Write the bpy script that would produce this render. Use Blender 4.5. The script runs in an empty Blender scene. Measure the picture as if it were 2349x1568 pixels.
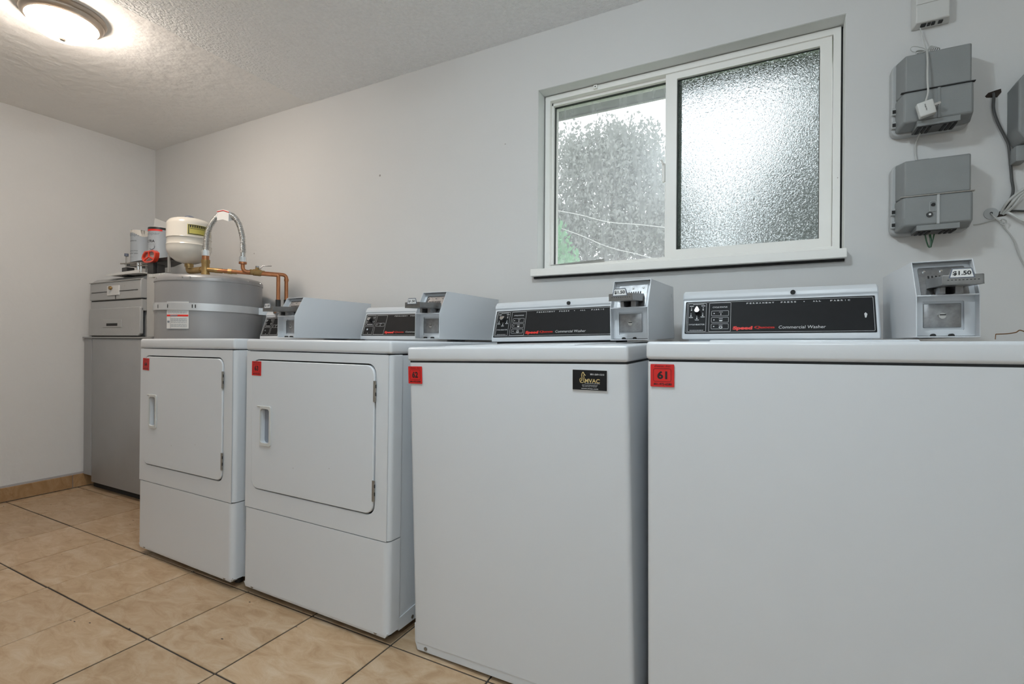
import bpy, bmesh, math, random
from mathutils import Vector, Matrix, Euler
random.seed(7)
PI = math.pi
scn = bpy.context.scene
COL = scn.collection

# ------------------------------------------------------------------ camera
W, H, F = 2349, 1568, 1141.98
CAM = Vector((.9889, -1.9412, .9286))
YAW, ROL = .4813, .0071
_r0 = Vector((math.cos(YAW), math.sin(YAW), 0)); _f = Vector((-math.sin(YAW), math.cos(YAW), 0)); _u0 = Vector((0, 0, 1))
_r = _r0 * math.cos(ROL) + _u0 * math.sin(ROL); _u = -_r0 * math.sin(ROL) + _u0 * math.cos(ROL)
cd = bpy.data.cameras.new('camera'); cam = bpy.data.objects.new('camera', cd); COL.objects.link(cam)
cd.sensor_width = 36; cd.lens = F / W * 36; cd.clip_start = .02; cd.clip_end = 200
cam.matrix_world = Matrix(((_r.x, _u.x, -_f.x, CAM.x), (_r.y, _u.y, -_f.y, CAM.y), (_r.z, _u.z, -_f.z, CAM.z), (0, 0, 0, 1)))
scn.camera = cam

# ------------------------------------------------------------------ world, exposure, lights
scn.view_settings.view_transform = 'Standard'; scn.view_settings.look = 'None'
scn.view_settings.exposure = 0.19; scn.view_settings.gamma = 1; scn.view_settings.use_curve_mapping = False
SKY = 2.5
LAMP_WARM = ((1, .87, .75), 76.0)
LAMP_COOL = ((.80, .925, 1.0), 104.0)
w = bpy.data.worlds.new('World'); scn.world = w; w.use_nodes = True
bg = w.node_tree.nodes['Background']; bg.inputs[0].default_value = (.93, .97, 1, 1); bg.inputs[1].default_value = SKY
pl = bpy.data.lights.new('window_portal', 'AREA'); pl.shape = 'RECTANGLE'; pl.size = 1.1; pl.size_y = .78
pl.cycles.is_portal = True
po = bpy.data.objects.new('window_portal', pl); COL.objects.link(po); po.location = (.65, .16, 1.62); po.rotation_euler = (-PI / 2, 0, 0)

def at(u, v, y):                       # the photo pixel's point on the plane at depth y
    d = _f + _r * ((u - W / 2) / F) - _u * ((v - H / 2) / F)
    return CAM + d * ((y - CAM.y) / d.y)
def atz(u, v, z):
    d = _f + _r * ((u - W / 2) / F) - _u * ((v - H / 2) / F)
    return CAM + d * ((z - CAM.z) / d.z)

# ------------------------------------------------------------------ materials
def mat(name, col, rough=.5, metal=0., bump=0., bscale=60., var=0., vscale=6., spec=.5, coat=0., speck=None, detail=4):
    m = bpy.data.materials.new(name); m.use_nodes = True; nt = m.node_tree; b = nt.nodes['Principled BSDF']
    b.inputs['Base Color'].default_value = (*col, 1); b.inputs['Roughness'].default_value = rough; b.inputs['Metallic'].default_value = metal
    b.inputs['Specular IOR Level'].default_value = spec; b.inputs['Coat Weight'].default_value = coat
    tc = nt.nodes.new('ShaderNodeTexCoord')
    last = None
    if var or speck:
        n = nt.nodes.new('ShaderNodeTexNoise'); n.inputs['Scale'].default_value = vscale; n.inputs['Detail'].default_value = 6
        nt.links.new(tc.outputs['Object'], n.inputs['Vector'])
        mx = nt.nodes.new('ShaderNodeMix'); mx.data_type = 'RGBA'
        mx.inputs[6].default_value = (*[c * (1 - var) for c in col], 1); mx.inputs[7].default_value = (*[min(1, c * (1 + var)) for c in col], 1)
        nt.links.new(n.outputs['Fac'], mx.inputs[0]); last = mx.outputs[2]
        if speck:
            sc, th, dk = speck
            vo = nt.nodes.new('ShaderNodeTexVoronoi'); vo.inputs['Scale'].default_value = sc; nt.links.new(tc.outputs['Object'], vo.inputs['Vector'])
            lt = nt.nodes.new('ShaderNodeMath'); lt.operation = 'LESS_THAN'; lt.inputs[1].default_value = th; nt.links.new(vo.outputs['Distance'], lt.inputs[0])
            n2 = nt.nodes.new('ShaderNodeTexNoise'); n2.inputs['Scale'].default_value = sc * .23; nt.links.new(tc.outputs['Object'], n2.inputs['Vector'])
            g2 = nt.nodes.new('ShaderNodeMath'); g2.operation = 'GREATER_THAN'; g2.inputs[1].default_value = .6; nt.links.new(n2.outputs['Fac'], g2.inputs[0])
            mu = nt.nodes.new('ShaderNodeMath'); mu.operation = 'MULTIPLY'; nt.links.new(lt.outputs[0], mu.inputs[0]); nt.links.new(g2.outputs[0], mu.inputs[1])
            m2 = nt.nodes.new('ShaderNodeMix'); m2.data_type = 'RGBA'; m2.inputs[7].default_value = (*dk, 1)
            nt.links.new(mu.outputs[0], m2.inputs[0]); nt.links.new(last, m2.inputs[6]); last = m2.outputs[2]
        nt.links.new(last, b.inputs['Base Color'])
    if bump:
        n = nt.nodes.new('ShaderNodeTexNoise'); n.inputs['Scale'].default_value = bscale; n.inputs['Detail'].default_value = detail
        nt.links.new(tc.outputs['Object'], n.inputs['Vector'])
        bp = nt.nodes.new('ShaderNodeBump'); bp.inputs['Strength'].default_value = 1; bp.inputs['Distance'].default_value = bump
        nt.links.new(n.outputs['Fac'], bp.inputs['Height']); nt.links.new(bp.outputs[0], b.inputs['Normal'])
    return m

M = dict(
    wall=mat('wall_paint', (.65, .645, .635), .75, bump=.0016, bscale=16, var=.03, vscale=2.5, speck=(9, .05, (.3, .28, .26))),
    wall_left=mat('wall_left_paint', (.69, .685, .675), .75, bump=.003, bscale=28, var=.03, vscale=3),
    ceil=mat('ceiling_paint_smooth', (.87, .865, .85), .85, bump=.006, bscale=22, var=.04, vscale=3),
    ceil2=mat('ceiling_popcorn', (.89, .90, .90), .9, bump=.012, bscale=90, var=.08, vscale=60),
    plain=mat('room_paint', (.86, .87, .87), .8, var=.02),
    enamel=mat('white_enamel', (.67, .69, .715), .28, bump=.00004, bscale=260, var=.01, speck=(22, .035, (.3, .28, .26))),
    enamel_d=mat('side_enamel', (.70, .725, .75), .35, var=.02),
    gap=mat('dark_gap', (.02, .02, .02), .8, var=.1),
    black=mat('black_panel', (.010, .010, .011), .6, var=.2, vscale=40, spec=.25),
    blackp=mat('black_plastic', (.02, .02, .02), .35, var=.1),
    print_w=mat('white_print', (.62, .62, .62), .5, var=.02),
    print_r=mat('red_print', (.75, .03, .02), .5, var=.02),
    print_k=mat('black_print', (.012, .01, .012), .5, var=.02),
    print_g=mat('gold_print', (.62, .47, .2), .4, var=.2, vscale=60),
    print_grey=mat('grey_print', (.22, .25, .29), .5, var=.05),
    red=mat('red_sticker', (.62, .012, .01), .45, var=.06, vscale=30),
    chrome=mat('chrome', (.75, .75, .75), .16, 1., var=.05, vscale=30),
    galv=mat('galvanized', (.30, .30, .305), .38, .9, bump=.0004, bscale=120, var=.4, vscale=90),
    steel=mat('steel', (.52, .52, .51), .3, .85, var=.12, vscale=50),
    slidem=mat('slide_metal', (.25, .245, .24), .3, .9, var=.2, vscale=60),
    hinge=mat('hinge_metal', (.3, .28, .25), .4, .7, var=.3, vscale=200),
    tag=mat('price_tag', (.75, .75, .74), .5, var=.02),
    tank=mat('tank_paint', (.32, .32, .325), .36, .25, bump=.0001, bscale=400, var=.06, vscale=5),
    strap=mat('galvanized_strap', (.62, .64, .66), .38, .55, var=.06, vscale=20),
    copper=mat('copper', (.42, .18, .085), .36, .85, var=.25, vscale=40),
    brass=mat('brass', (.36, .24, .10), .42, .75, var=.2, vscale=60),
    beige=mat('beige_enamel', (.64, .61, .55), .22, coat=.3, var=.02),
    bluecap=mat('blue_grey_plastic', (.12, .14, .19), .4, var=.05),
    yellow=mat('yellow_label', (.5, .44, .10), .5, var=.1, vscale=60),
    paper=mat('paper', (.68, .68, .67), .7, var=.03, vscale=20),
    canblue=mat('can_label', (.42, .46, .50), .4, var=.05, vscale=20),
    canwhite=mat('can_lid', (.66, .63, .58), .4, var=.05),
    grey_box=mat('grey_cabinet_paint', (.40, .405, .405), .5, bump=.0003, bscale=200, var=.05, vscale=14, speck=(40, .08, (.2, .19, .18))),
    grey_low=mat('grey_lower_paint', (.33, .335, .34), .5, bump=.0003, bscale=150, var=.08, vscale=8, speck=(35, .06, (.15, .14, .13))),
    post=mat('post_metal', (.46, .46, .45), .5, .1, var=.05),
    nid=mat('grey_plastic', (.235, .245, .245), .5, bump=.0003, bscale=400, var=.05, vscale=30),
    nid_l=mat('grey_plastic_base', (.42, .43, .43), .4, var=.05, vscale=30),
    white_pl=mat('white_plastic', (.6, .6, .58), .4, var=.03),
    vinyl=mat('white_vinyl', (.88, .865, .825), .4, var=.03, vscale=8, speck=(30, .05, (.3, .27, .22))),
    reveal=mat('reveal_paint', (.74, .75, .73), .7, bump=.002, bscale=20, var=.05, vscale=8),
    gasket=mat('dark_gasket', (.03, .035, .032), .6, var=.1),
    green_m=mat('green_gasket', (.09, .13, .08), .5, var=.3, vscale=80),
    dust_hole=mat('wall_hole', (.03, .02, .015), .9, var=.5, vscale=60),
    rust=mat('rust', (.2, .09, .03), .9, var=.4, vscale=80),
    cable_w=mat('white_cable', (.5, .5, .48), .5, var=.05),
    cable_g=mat('dark_grey_cable', (.07, .07, .068), .5, var=.1),
    wire_green=mat('green_wire', (.01, .06, .02), .4, var=.1),
    tape=mat('tape_red', (.7, .05, .02), .25, coat=.5, var=.05),
    clear=mat('clear_plastic', (.45, .40, .38), .15, var=.3, vscale=60),
    caulk=mat('caulk', (.42, .40, .40), .7, var=.1, vscale=30),
    grout=mat('grout', (.05, .042, .036), .9, var=.2, vscale=40),
    soffit=mat('soffit_boards', (.12, .12, .12), .7, bump=.001, bscale=60, var=.15, vscale=20),
    bark=mat('bark', (.10, .08, .06), .9, var=.3, vscale=10),
    grass=mat('grass', (.08, .13, .05), .95, var=.3, vscale=3),
    nickel=mat('brushed_nickel', (.50, .43, .36), .34, .9, var=.06, vscale=60),
    stucco=mat('outside_stucco', (.4, .38, .36), .9, var=.05),
)

def leaf_mat(name, col):
    m = mat(name, col, .6, var=.35, vscale=3); nt = m.node_tree; b = nt.nodes['Principled BSDF']
    out = nt.nodes['Material Output']; tr = nt.nodes.new('ShaderNodeBsdfTranslucent'); tr.inputs[0].default_value = (*col, 1)
    mx = nt.nodes.new('ShaderNodeMixShader'); mx.inputs[0].default_value = .45
    nt.links.new(b.outputs[0], mx.inputs[1]); nt.links.new(tr.outputs[0], mx.inputs[2]); nt.links.new(mx.outputs[0], out.inputs[0]); return m
M['leaf'] = leaf_mat('leaf_grey_green', (.36, .38, .36)); M['leaf2'] = leaf_mat('leaf_bright', (.25, .55, .30))

def tile_mat(name, c1, c2, c3):
    m = bpy.data.materials.new(name); m.use_nodes = True; nt = m.node_tree; b = nt.nodes['Principled BSDF']
    tc = nt.nodes.new('ShaderNodeTexCoord'); oi = nt.nodes.new('ShaderNodeObjectInfo')
    mp = nt.nodes.new('ShaderNodeMapping'); mp.inputs['Scale'].default_value = (1, 2.2, 1)
    ad = nt.nodes.new('ShaderNodeVectorMath'); ad.operation = 'ADD'
    sc = nt.nodes.new('ShaderNodeMath'); sc.operation = 'MULTIPLY'; sc.inputs[1].default_value = 37
    nt.links.new(oi.outputs['Random'], sc.inputs[0]); nt.links.new(tc.outputs['Object'], ad.inputs[0]); nt.links.new(sc.outputs[0], ad.inputs[1])
    nt.links.new(ad.outputs[0], mp.inputs[0])
    n = nt.nodes.new('ShaderNodeTexNoise'); n.inputs['Scale'].default_value = 9; n.inputs['Detail'].default_value = 8; n.inputs['Roughness'].default_value = .68; n.inputs['Distortion'].default_value = .8
    nt.links.new(mp.outputs[0], n.inputs['Vector'])
    cr = nt.nodes.new('ShaderNodeValToRGB'); e = cr.color_ramp.elements
    e[0].position = .32; e[0].color = (*c1, 1); e[1].position = .68; e[1].color = (*c3, 1); k = cr.color_ramp.elements.new(.5); k.color = (*c2, 1)
    nt.links.new(n.outputs['Fac'], cr.inputs[0])
    hs = nt.nodes.new('ShaderNodeHueSaturation'); mr = nt.nodes.new('ShaderNodeMapRange'); mr.inputs[3].default_value = .92; mr.inputs[4].default_value = 1.07
    nt.links.new(oi.outputs['Random'], mr.inputs[0]); nt.links.new(mr.outputs[0], hs.inputs['Value']); nt.links.new(cr.outputs[0], hs.inputs['Color'])
    vo = nt.nodes.new('ShaderNodeTexVoronoi'); vo.inputs['Scale'].default_value = 14; nt.links.new(mp.outputs[0], vo.inputs['Vector'])
    lt = nt.nodes.new('ShaderNodeMath'); lt.operation = 'LESS_THAN'; lt.inputs[1].default_value = .08; nt.links.new(vo.outputs['Distance'], lt.inputs[0])
    gg = nt.nodes.new('ShaderNodeTexNoise'); gg.inputs['Scale'].default_value = 3; nt.links.new(mp.outputs[0], gg.inputs['Vector'])
    g2 = nt.nodes.new('ShaderNodeMath'); g2.operation = 'GREATER_THAN'; g2.inputs[1].default_value = .6; nt.links.new(gg.outputs['Fac'], g2.inputs[0])
    mu = nt.nodes.new('ShaderNodeMath'); mu.operation = 'MULTIPLY'; nt.links.new(lt.outputs[0], mu.inputs[0]); nt.links.new(g2.outputs[0], mu.inputs[1])
    mx = nt.nodes.new('ShaderNodeMix'); mx.data_type = 'RGBA'; mx.inputs[7].default_value = (.03, .02, .015, 1)
    nt.links.new(mu.outputs[0], mx.inputs[0]); nt.links.new(hs.outputs[0], mx.inputs[6]); nt.links.new(mx.outputs[2], b.inputs['Base Color'])
    b.inputs['Roughness'].default_value = .42
    bp = nt.nodes.new('ShaderNodeBump'); bp.inputs['Distance'].default_value = .0015; nt.links.new(n.outputs['Fac'], bp.inputs['Height']); nt.links.new(bp.outputs[0], b.inputs['Normal'])
    return m
M['tile'] = tile_mat('beige_tile', (.38, .245, .135), (.48, .335, .205), (.56, .43, .30))
M['tile_b'] = tile_mat('base_tile', (.30, .17, .075), (.38, .23, .11), (.45, .30, .17))

def dome_mat(name, col, s):
    m = bpy.data.materials.new(name); m.use_nodes = True; nt = m.node_tree; b = nt.nodes['Principled BSDF']
    b.inputs['Base Color'].default_value = (.8, .8, .78, 1); b.inputs['Roughness'].default_value = .3
    b.inputs['Emission Color'].default_value = (*col, 1); b.inputs['Emission Strength'].default_value = s; return m
M['dome_warm'] = dome_mat('lit_glass_dome_warm', *LAMP_WARM)
M['dome_cool'] = dome_mat('lit_glass_dome_cool', *LAMP_COOL)

def dusty_glass():
    m = bpy.data.materials.new('dusty_clear_glass'); m.use_nodes = True; nt = m.node_tree; nt.nodes.remove(nt.nodes['Principled BSDF'])
    out = nt.nodes['Material Output']; N = nt.nodes.new
    t = N('ShaderNodeBsdfTransparent'); d = N('ShaderNodeBsdfDiffuse'); l = N('ShaderNodeBsdfTranslucent'); g = N('ShaderNodeBsdfGlossy'); g.inputs['Roughness'].default_value = .35
    d.inputs[0].default_value = (.8, .8, .82, 1); l.inputs[0].default_value = (.8, .8, .83, 1)
    a = N('ShaderNodeMixShader'); a.inputs[0].default_value = .6; nt.links.new(d.outputs[0], a.inputs[1]); nt.links.new(l.outputs[0], a.inputs[2])
    tc = N('ShaderNodeTexCoord'); mp = N('ShaderNodeMapping'); mp.inputs['Scale'].default_value = (22, 1, 3); nt.links.new(tc.outputs['Object'], mp.inputs[0])
    n = N('ShaderNodeTexNoise'); n.inputs['Scale'].default_value = 1.5; n.inputs['Detail'].default_value = 5; nt.links.new(mp.outputs[0], n.inputs[0])
    mr = N('ShaderNodeMapRange'); mr.inputs[1].default_value = .35; mr.inputs[2].default_value = .75; mr.inputs[3].default_value = .19; mr.inputs[4].default_value = .31
    nt.links.new(n.outputs['Fac'], mr.inputs[0])
    b = N('ShaderNodeMixShader'); nt.links.new(mr.outputs[0], b.inputs[0]); nt.links.new(t.outputs[0], b.inputs[1]); nt.links.new(a.outputs[0], b.inputs[2])
    c = N('ShaderNodeMixShader'); c.inputs[0].default_value = .05; nt.links.new(b.outputs[0], c.inputs[1]); nt.links.new(g.outputs[0], c.inputs[2])
    nt.links.new(c.outputs[0], out.inputs[0]); return m
M['glass'] = dusty_glass()
def frosted():
    m = bpy.data.materials.new('obscure_glass'); m.use_nodes = True; nt = m.node_tree; nt.nodes.remove(nt.nodes['Principled BSDF'])
    out = nt.nodes['Material Output']; N = nt.nodes.new
    b = N('ShaderNodeBsdfRefraction'); b.inputs['Color'].default_value = (.84, .87, .88, 1); b.inputs['Roughness'].default_value = .07; b.inputs['IOR'].default_value = 1.28
    gl = N('ShaderNodeBsdfGlossy'); gl.inputs['Roughness'].default_value = .2
    tc = N('ShaderNodeTexCoord'); n = N('ShaderNodeTexNoise'); n.inputs['Scale'].default_value = 150; n.inputs['Detail'].default_value = 1.5; n.inputs['Distortion'].default_value = .8
    nt.links.new(tc.outputs['Object'], n.inputs[0])
    bp = N('ShaderNodeBump'); bp.inputs['Distance'].default_value = .0075; nt.links.new(n.outputs['Fac'], bp.inputs['Height'])
    nt.links.new(bp.outputs[0], b.inputs['Normal']); nt.links.new(bp.outputs[0], gl.inputs['Normal'])
    mx = N('ShaderNodeMixShader'); mx.inputs[0].default_value = .08; nt.links.new(b.outputs[0], mx.inputs[1]); nt.links.new(gl.outputs[0], mx.inputs[2])
    nt.links.new(mx.outputs[0], out.inputs[0]); return m
M['frost'] = frosted()

# ------------------------------------------------------------------ mesh helpers
def new(): return bmesh.new()
def box(bm, x0, x1, y0, y1, z0, z1, bev=0., seg=2, edges='all'):
    r = bmesh.ops.create_cube(bm, size=1); vs = r['verts']
    for v in vs: v.co = Vector(((x0 + x1) / 2 + v.co.x * (x1 - x0), (y0 + y1) / 2 + v.co.y * (y1 - y0), (z0 + z1) / 2 + v.co.z * (z1 - z0)))
    if bev:
        es = {e for v in vs for e in v.link_edges}
        if edges == 'z': es = {e for e in es if abs(e.verts[0].co.z - e.verts[1].co.z) > 1e-6}
        elif edges == 'y': es = {e for e in es if abs(e.verts[0].co.y - e.verts[1].co.y) > 1e-6}
        bmesh.ops.bevel(bm, geom=list(es), offset=bev, segments=seg, affect='EDGES', profile=.5)
def cyl(bm, p0, p1, r0, r1=None, n=20):
    p0 = Vector(p0); p1 = Vector(p1); r1 = r0 if r1 is None else r1; d = p1 - p0; q = d.to_track_quat('Z', 'Y')
    a = [bm.verts.new(p0 + q @ Vector((r0 * math.cos(t), r0 * math.sin(t), 0))) for t in [2 * PI * i / n for i in range(n)]]
    b = [bm.verts.new(p1 + q @ Vector((r1 * math.cos(t), r1 * math.sin(t), 0))) for t in [2 * PI * i / n for i in range(n)]]
    for i in range(n): bm.faces.new((a[i], a[(i + 1) % n], b[(i + 1) % n], b[i]))
    bm.faces.new(a[::-1]); bm.faces.new(b)
def smooth_path(pts, sub=8):
    P = [Vector(p) for p in pts]; out = []
    for i in range(len(P) - 1):
        p0 = P[max(i - 1, 0)]; p1 = P[i]; p2 = P[i + 1]; p3 = P[min(i + 2, len(P) - 1)]
        for k in range(sub):
            t = k / sub
            out.append(.5 * ((2 * p1) + (-p0 + p2) * t + (2 * p0 - 5 * p1 + 4 * p2 - p3) * t * t + (-p0 + 3 * p1 - 3 * p2 + p3) * t ** 3))
    out.append(P[-1]); return out
def tube(bm, pts, r, n=10, smooth=True, sub=8):
    P = smooth_path(pts, sub) if smooth else [Vector(p) for p in pts]
    rs = r if callable(r) else (lambda i, m: r); rings = []
    up = Vector((0, 0, 1)); prev = None
    for i, p in enumerate(P):
        d = (P[min(i + 1, len(P) - 1)] - P[max(i - 1, 0)]).normalized()
        if prev is None:
            a = d.cross(up); a = a if a.length > .05 else d.cross(Vector((0, 1, 0)))
        else: a = prev - d * prev.dot(d)
        a.normalize(); prev = a; b = d.cross(a); rr = rs(i, len(P))
        rings.append([bm.verts.new(p + a * rr * math.cos(2 * PI * k / n) + b * rr * math.sin(2 * PI * k / n)) for k in range(n)])
    for i in range(len(rings) - 1):
        for k in range(n): bm.faces.new((rings[i][k], rings[i][(k + 1) % n], rings[i + 1][(k + 1) % n], rings[i + 1][k]))
    bm.faces.new(rings[0][::-1]); bm.faces.new(rings[-1])
def lathe(bm, prof, n=48, c=(0, 0, 0)):
    rings = []
    for r, z in prof:
        if r < 1e-6: rings.append([bm.verts.new((c[0], c[1], c[2] + z))])
        else: rings.append([bm.verts.new((c[0] + r * math.cos(2 * PI * k / n), c[1] + r * math.sin(2 * PI * k / n), c[2] + z)) for k in range(n)])
    for a, b in zip(rings, rings[1:]):
        for k in range(n):
            if len(a) == 1 and len(b) == 1: continue
            if len(a) == 1: bm.faces.new((a[0], b[(k + 1) % n], b[k]))
            elif len(b) == 1: bm.faces.new((a[k], a[(k + 1) % n], b[0]))
            else: bm.faces.new((a[k], a[(k + 1) % n], b[(k + 1) % n], b[k]))
def rrect(x0, x1, y0, y1, r, n=5):
    out = []
    for cx, cy, a0 in ((x1 - r, y1 - r, 0), (x0 + r, y1 - r, 90), (x0 + r, y0 + r, 180), (x1 - r, y0 + r, 270)):
        for k in range(n + 1):
            a = math.radians(a0 + 90 * k / n); out.append((cx + r * math.cos(a), cy + r * math.sin(a)))
    return out
def corners(x0, x1, y0, y1, n=5):
    return [p for p in ((x1, y1), (x0, y1), (x0, y0), (x1, y0)) for k in range(n + 1)]
def ring(bm, outer, inner, a, b, f):
    """plate between two loops, a..b thick; f maps (x, y, depth) to 3D"""
    n = len(outer)
    vo = [[bm.verts.new(f(x, y, d)) for x, y in outer] for d in (a, b)]; vi = [[bm.verts.new(f(x, y, d)) for x, y in inner] for d in (a, b)]
    for i in range(n):
        j = (i + 1) % n
        for q in ((vo[0][i], vo[0][j], vi[0][j], vi[0][i]), (vo[1][i], vi[1][i], vi[1][j], vo[1][j]), (vo[0][i], vo[1][i], vo[1][j], vo[0][j]), (vi[0][i], vi[0][j], vi[1][j], vi[1][i])):
            bm.faces.new(q)
def plate(bm, loop, a, b, f):
    A = [bm.verts.new(f(x, y, a)) for x, y in loop]; B = [bm.verts.new(f(x, y, b)) for x, y in loop]; n = len(loop)
    bm.faces.new(A); bm.faces.new(B[::-1])
    for i in range(n): bm.faces.new((A[i], B[i], B[(i + 1) % n], A[(i + 1) % n]))
FRONT = lambda x, y, d: (x, d, y)           # drawing plane facing -Y: x right, y up, d into depth
FLAT = lambda x, y, d: (x, y, d)
SIDE = lambda x, y, d: (d, x, y)            # profile in the Y-Z plane swept along X
def obj(name, bm, m, parent=None, loc=None, rot=None, angle=35, mod=None):
    bmesh.ops.remove_doubles(bm, verts=bm.verts, dist=1e-6)
    bad = [f for f in bm.faces if f.calc_area() < 1e-12]
    if bad: bmesh.ops.delete(bm, geom=bad, context='FACES_ONLY')
    bmesh.ops.recalc_face_normals(bm, faces=bm.faces)
    me = bpy.data.meshes.new(name); bm.to_mesh(me); bm.free(); me.materials.append(M[m])
    for p in me.polygons: p.use_smooth = True
    me.set_sharp_from_angle(angle=math.radians(angle))
    o = bpy.data.objects.new(name, me); COL.objects.link(o)
    if parent: o.parent = parent
    if loc is not None: o.location = loc
    if rot is not None: o.rotation_euler = rot
    if mod:
        b = o.modifiers.new('bevel', 'BEVEL'); b.width = mod; b.segments = 2; b.limit_method = 'ANGLE'; b.angle_limit = math.radians(40)
    return o
def simple(name, m, parent, *a, **k):
    ok = {x: k.pop(x) for x in ('loc', 'rot', 'mod') if x in k}
    bm = new(); box(bm, *a, **k); return obj(name, bm, m, parent, **ok)
def tag(o, label, cat, group=None):
    o['label'] = label; o['category'] = cat
    if group: o['group'] = group
    return o
def thing(name, label, cat, loc=(0, 0, 0), rot=(0, 0, 0), group=None):
    o = bpy.data.objects.new(name, None); COL.objects.link(o); o.location = loc; o.rotation_euler = rot; o.empty_display_size = .05
    return tag(o, label, cat, group)
def structure(o): o['kind'] = 'structure'; return o

def _glyphs(s, bold, shear):
    cu = bpy.data.curves.new('t', 'FONT'); cu.body = s; cu.size = 1; cu.offset = bold; cu.shear = shear; cu.resolution_u = 3; cu.fill_mode = 'FRONT'
    to = bpy.data.objects.new('t', cu); COL.objects.link(to)
    dg = bpy.context.evaluated_depsgraph_get(); dg.update()
    me = bpy.data.meshes.new_from_object(to.evaluated_get(dg)); V = [tuple(v.co) for v in me.vertices]; P = [tuple(p.vertices) for p in me.polygons]
    bpy.data.objects.remove(to); bpy.data.curves.remove(cu); bpy.data.meshes.remove(me); return V, P
def text_into(bm, s, x0, x1, y0, y1, z=.0004, bold=0., shear=0.):
    """letters fitted to the rectangle, in the plane x right / y up, added to bm"""
    V, P = _glyphs(s, 0, shear)
    if not V: return
    a, b = min(v[0] for v in V), max(v[0] for v in V); c, d = min(v[1] for v in V), max(v[1] for v in V)
    runs = [(V, P, 0)]
    if bold:
        V2, P2 = _glyphs(s, bold, shear)
        if all(a - .12 < v[0] < b + .12 and c - .12 < v[1] < d + .12 for v in V2): runs = [(V2, P2, 0)]
        else: runs = [(V, P, k * bold * .6) for k in (-3, -2, -1, 0, 1, 2, 3)]; a -= bold; b += bold
        a -= bold; b += bold; c -= bold; d += bold
    for V, P, sh in runs:
        vs = [bm.verts.new((x0 + (v[0] + sh - a) / max(b - a, 1e-6) * (x1 - x0), y0 + (v[1] - c) / max(d - c, 1e-6) * (y1 - y0), z)) for v in V]
        for p in P:
            try: bm.faces.new([vs[i] for i in p])
            except ValueError: pass
def printed(name, bm, m, parent, loc=None, rot=None):
    me = bpy.data.meshes.new(name); bm.normal_update(); bm.to_mesh(me); bm.free(); me.materials.append(M[m])
    o = bpy.data.objects.new(name, me); COL.objects.link(o); o.parent = parent
    if loc is not None: o.location = loc
    if rot is not None: o.rotation_euler = rot
    return o
def outline(bm, x0, x1, y0, y1, r, t, z=.0004, n=4):
    ring(bm, rrect(x0, x1, y0, y1, r, n), rrect(x0 + t, x1 - t, y0 + t, y1 - t, max(r - t, .0002), n), z - .0002, z, FLAT)
def squiggle_lines(bm, x0, x1, y, h, n, rnd, z=.0016):
    """a row of very small lettering: word-length bars"""
    x = x0
    while x < x1:
        l = rnd.uniform(.06, .2) * (x1 - x0); l = min(l, x1 - x)
        plate(bm, [(x, y), (x + l, y), (x + l, y + h), (x, y + h)], z - .0002, z, FLAT); x += l + .025 * (x1 - x0)

# ------------------------------------------------------------------ room
XL, XR, YB, ZC, BX = -2.8667, 2.9, -3.4, 2.2579, -1.3161
OX0, OX1, OZ0, OZ1 = .094, 1.197, 1.228, 2.008        # window opening in the wall
# floor: slab and tiles
T1, T2, TA = .34228, .33126, -.00137
fl = structure(simple('floor', 'grout', None, XL - .05, XR + .05, YB - .05, .15, -.06, -.0035))
def tile_mesh():
    bm = new(); g = .0028; box(bm, g, T1 - g, g, T2 - g, -.004, 0, bev=.0012, seg=1)
    o = obj('floor_tile', bm, 'tile', fl); return o
tproto = tile_mesh(); first = True
for i in range(-7, 12):
    for j in range(-8, 5):
        x = -.7236 + i * T1; y = -1.0918 + j * T2
        if x + T1 < XL + .01 or x > XR - .02 or y + T2 < YB + .01 or y > -.02: continue
        o = tproto.copy(); COL.objects.link(o); o.parent = fl
        o.location = (x + random.uniform(-.0006, .0006), y + random.uniform(-.0006, .0006), random.uniform(-.0006, .0002)); o.rotation_euler = (0, 0, TA)
        if x < XL or x + T1 > XR or y + T2 > 0 or y < YB:   # cut tiles at the walls
            x0 = max(x, XL + .002) - x; x1 = min(x + T1, XR) - x; y0 = max(y, YB) - y; y1 = min(y + T2, -.002) - y
            bm = new(); g = .0028; box(bm, max(x0, g), min(x1, T1 - g), max(y0, g), min(y1, T2 - g), -.004, 0, bev=.0012, seg=1)
            me = bpy.data.meshes.new('floor_tile_cut'); bm.to_mesh(me); bm.free(); me.materials.append(M['tile']); o.data = me
bpy.data.objects.remove(tproto)
# walls
structure(simple('wall_left', 'wall_left', None, XL - .12, XL, YB - .1, .16, 0, ZC + .06))
structure(simple('wall_right', 'plain', None, XR, XR + .12, YB - .1, .16, 0, ZC + .06))
structure(simple('wall_front', 'plain', None, XL, XR, YB - .12, YB, 0, ZC + .06))
bm = new()
box(bm, XL, OX0, 0, .16, 0, ZC + .06); box(bm, OX1, XR, 0, .16, 0, ZC + .06); box(bm, OX0, OX1, 0, .16, 0, OZ0); box(bm, OX0, OX1, 0, .16, OZ1, ZC + .06)
wb = structure(obj('wall_back', bm, 'wall'))
bm = new(); box(bm, XL - .1, BX, YB - .1, .16, ZC, ZC + .06); cl = structure(obj('ceiling', bm, 'ceil'))
bm = new(); box(bm, BX, XR + .1, YB - .1, .16, ZC - .004, ZC + .06); obj('ceiling_panel', bm, 'ceil2', cl)
# tile baseboard at the left wall
bb = structure(simple('baseboard_left', 'caulk', None, XL, XL + .006, -1.5, -.02, 0.003, .094))
for k, (y0, y1) in enumerate(((-.79, -.462), (-.458, -.13), (-1.12, -.815), (-1.45, -1.124))):
    bm = new(); box(bm, XL + .001, XL + .013, y0, y1, .004, .083 if k < 2 else .06, bev=.002, seg=1); obj('base_tile', bm, 'tile_b', bb)

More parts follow.
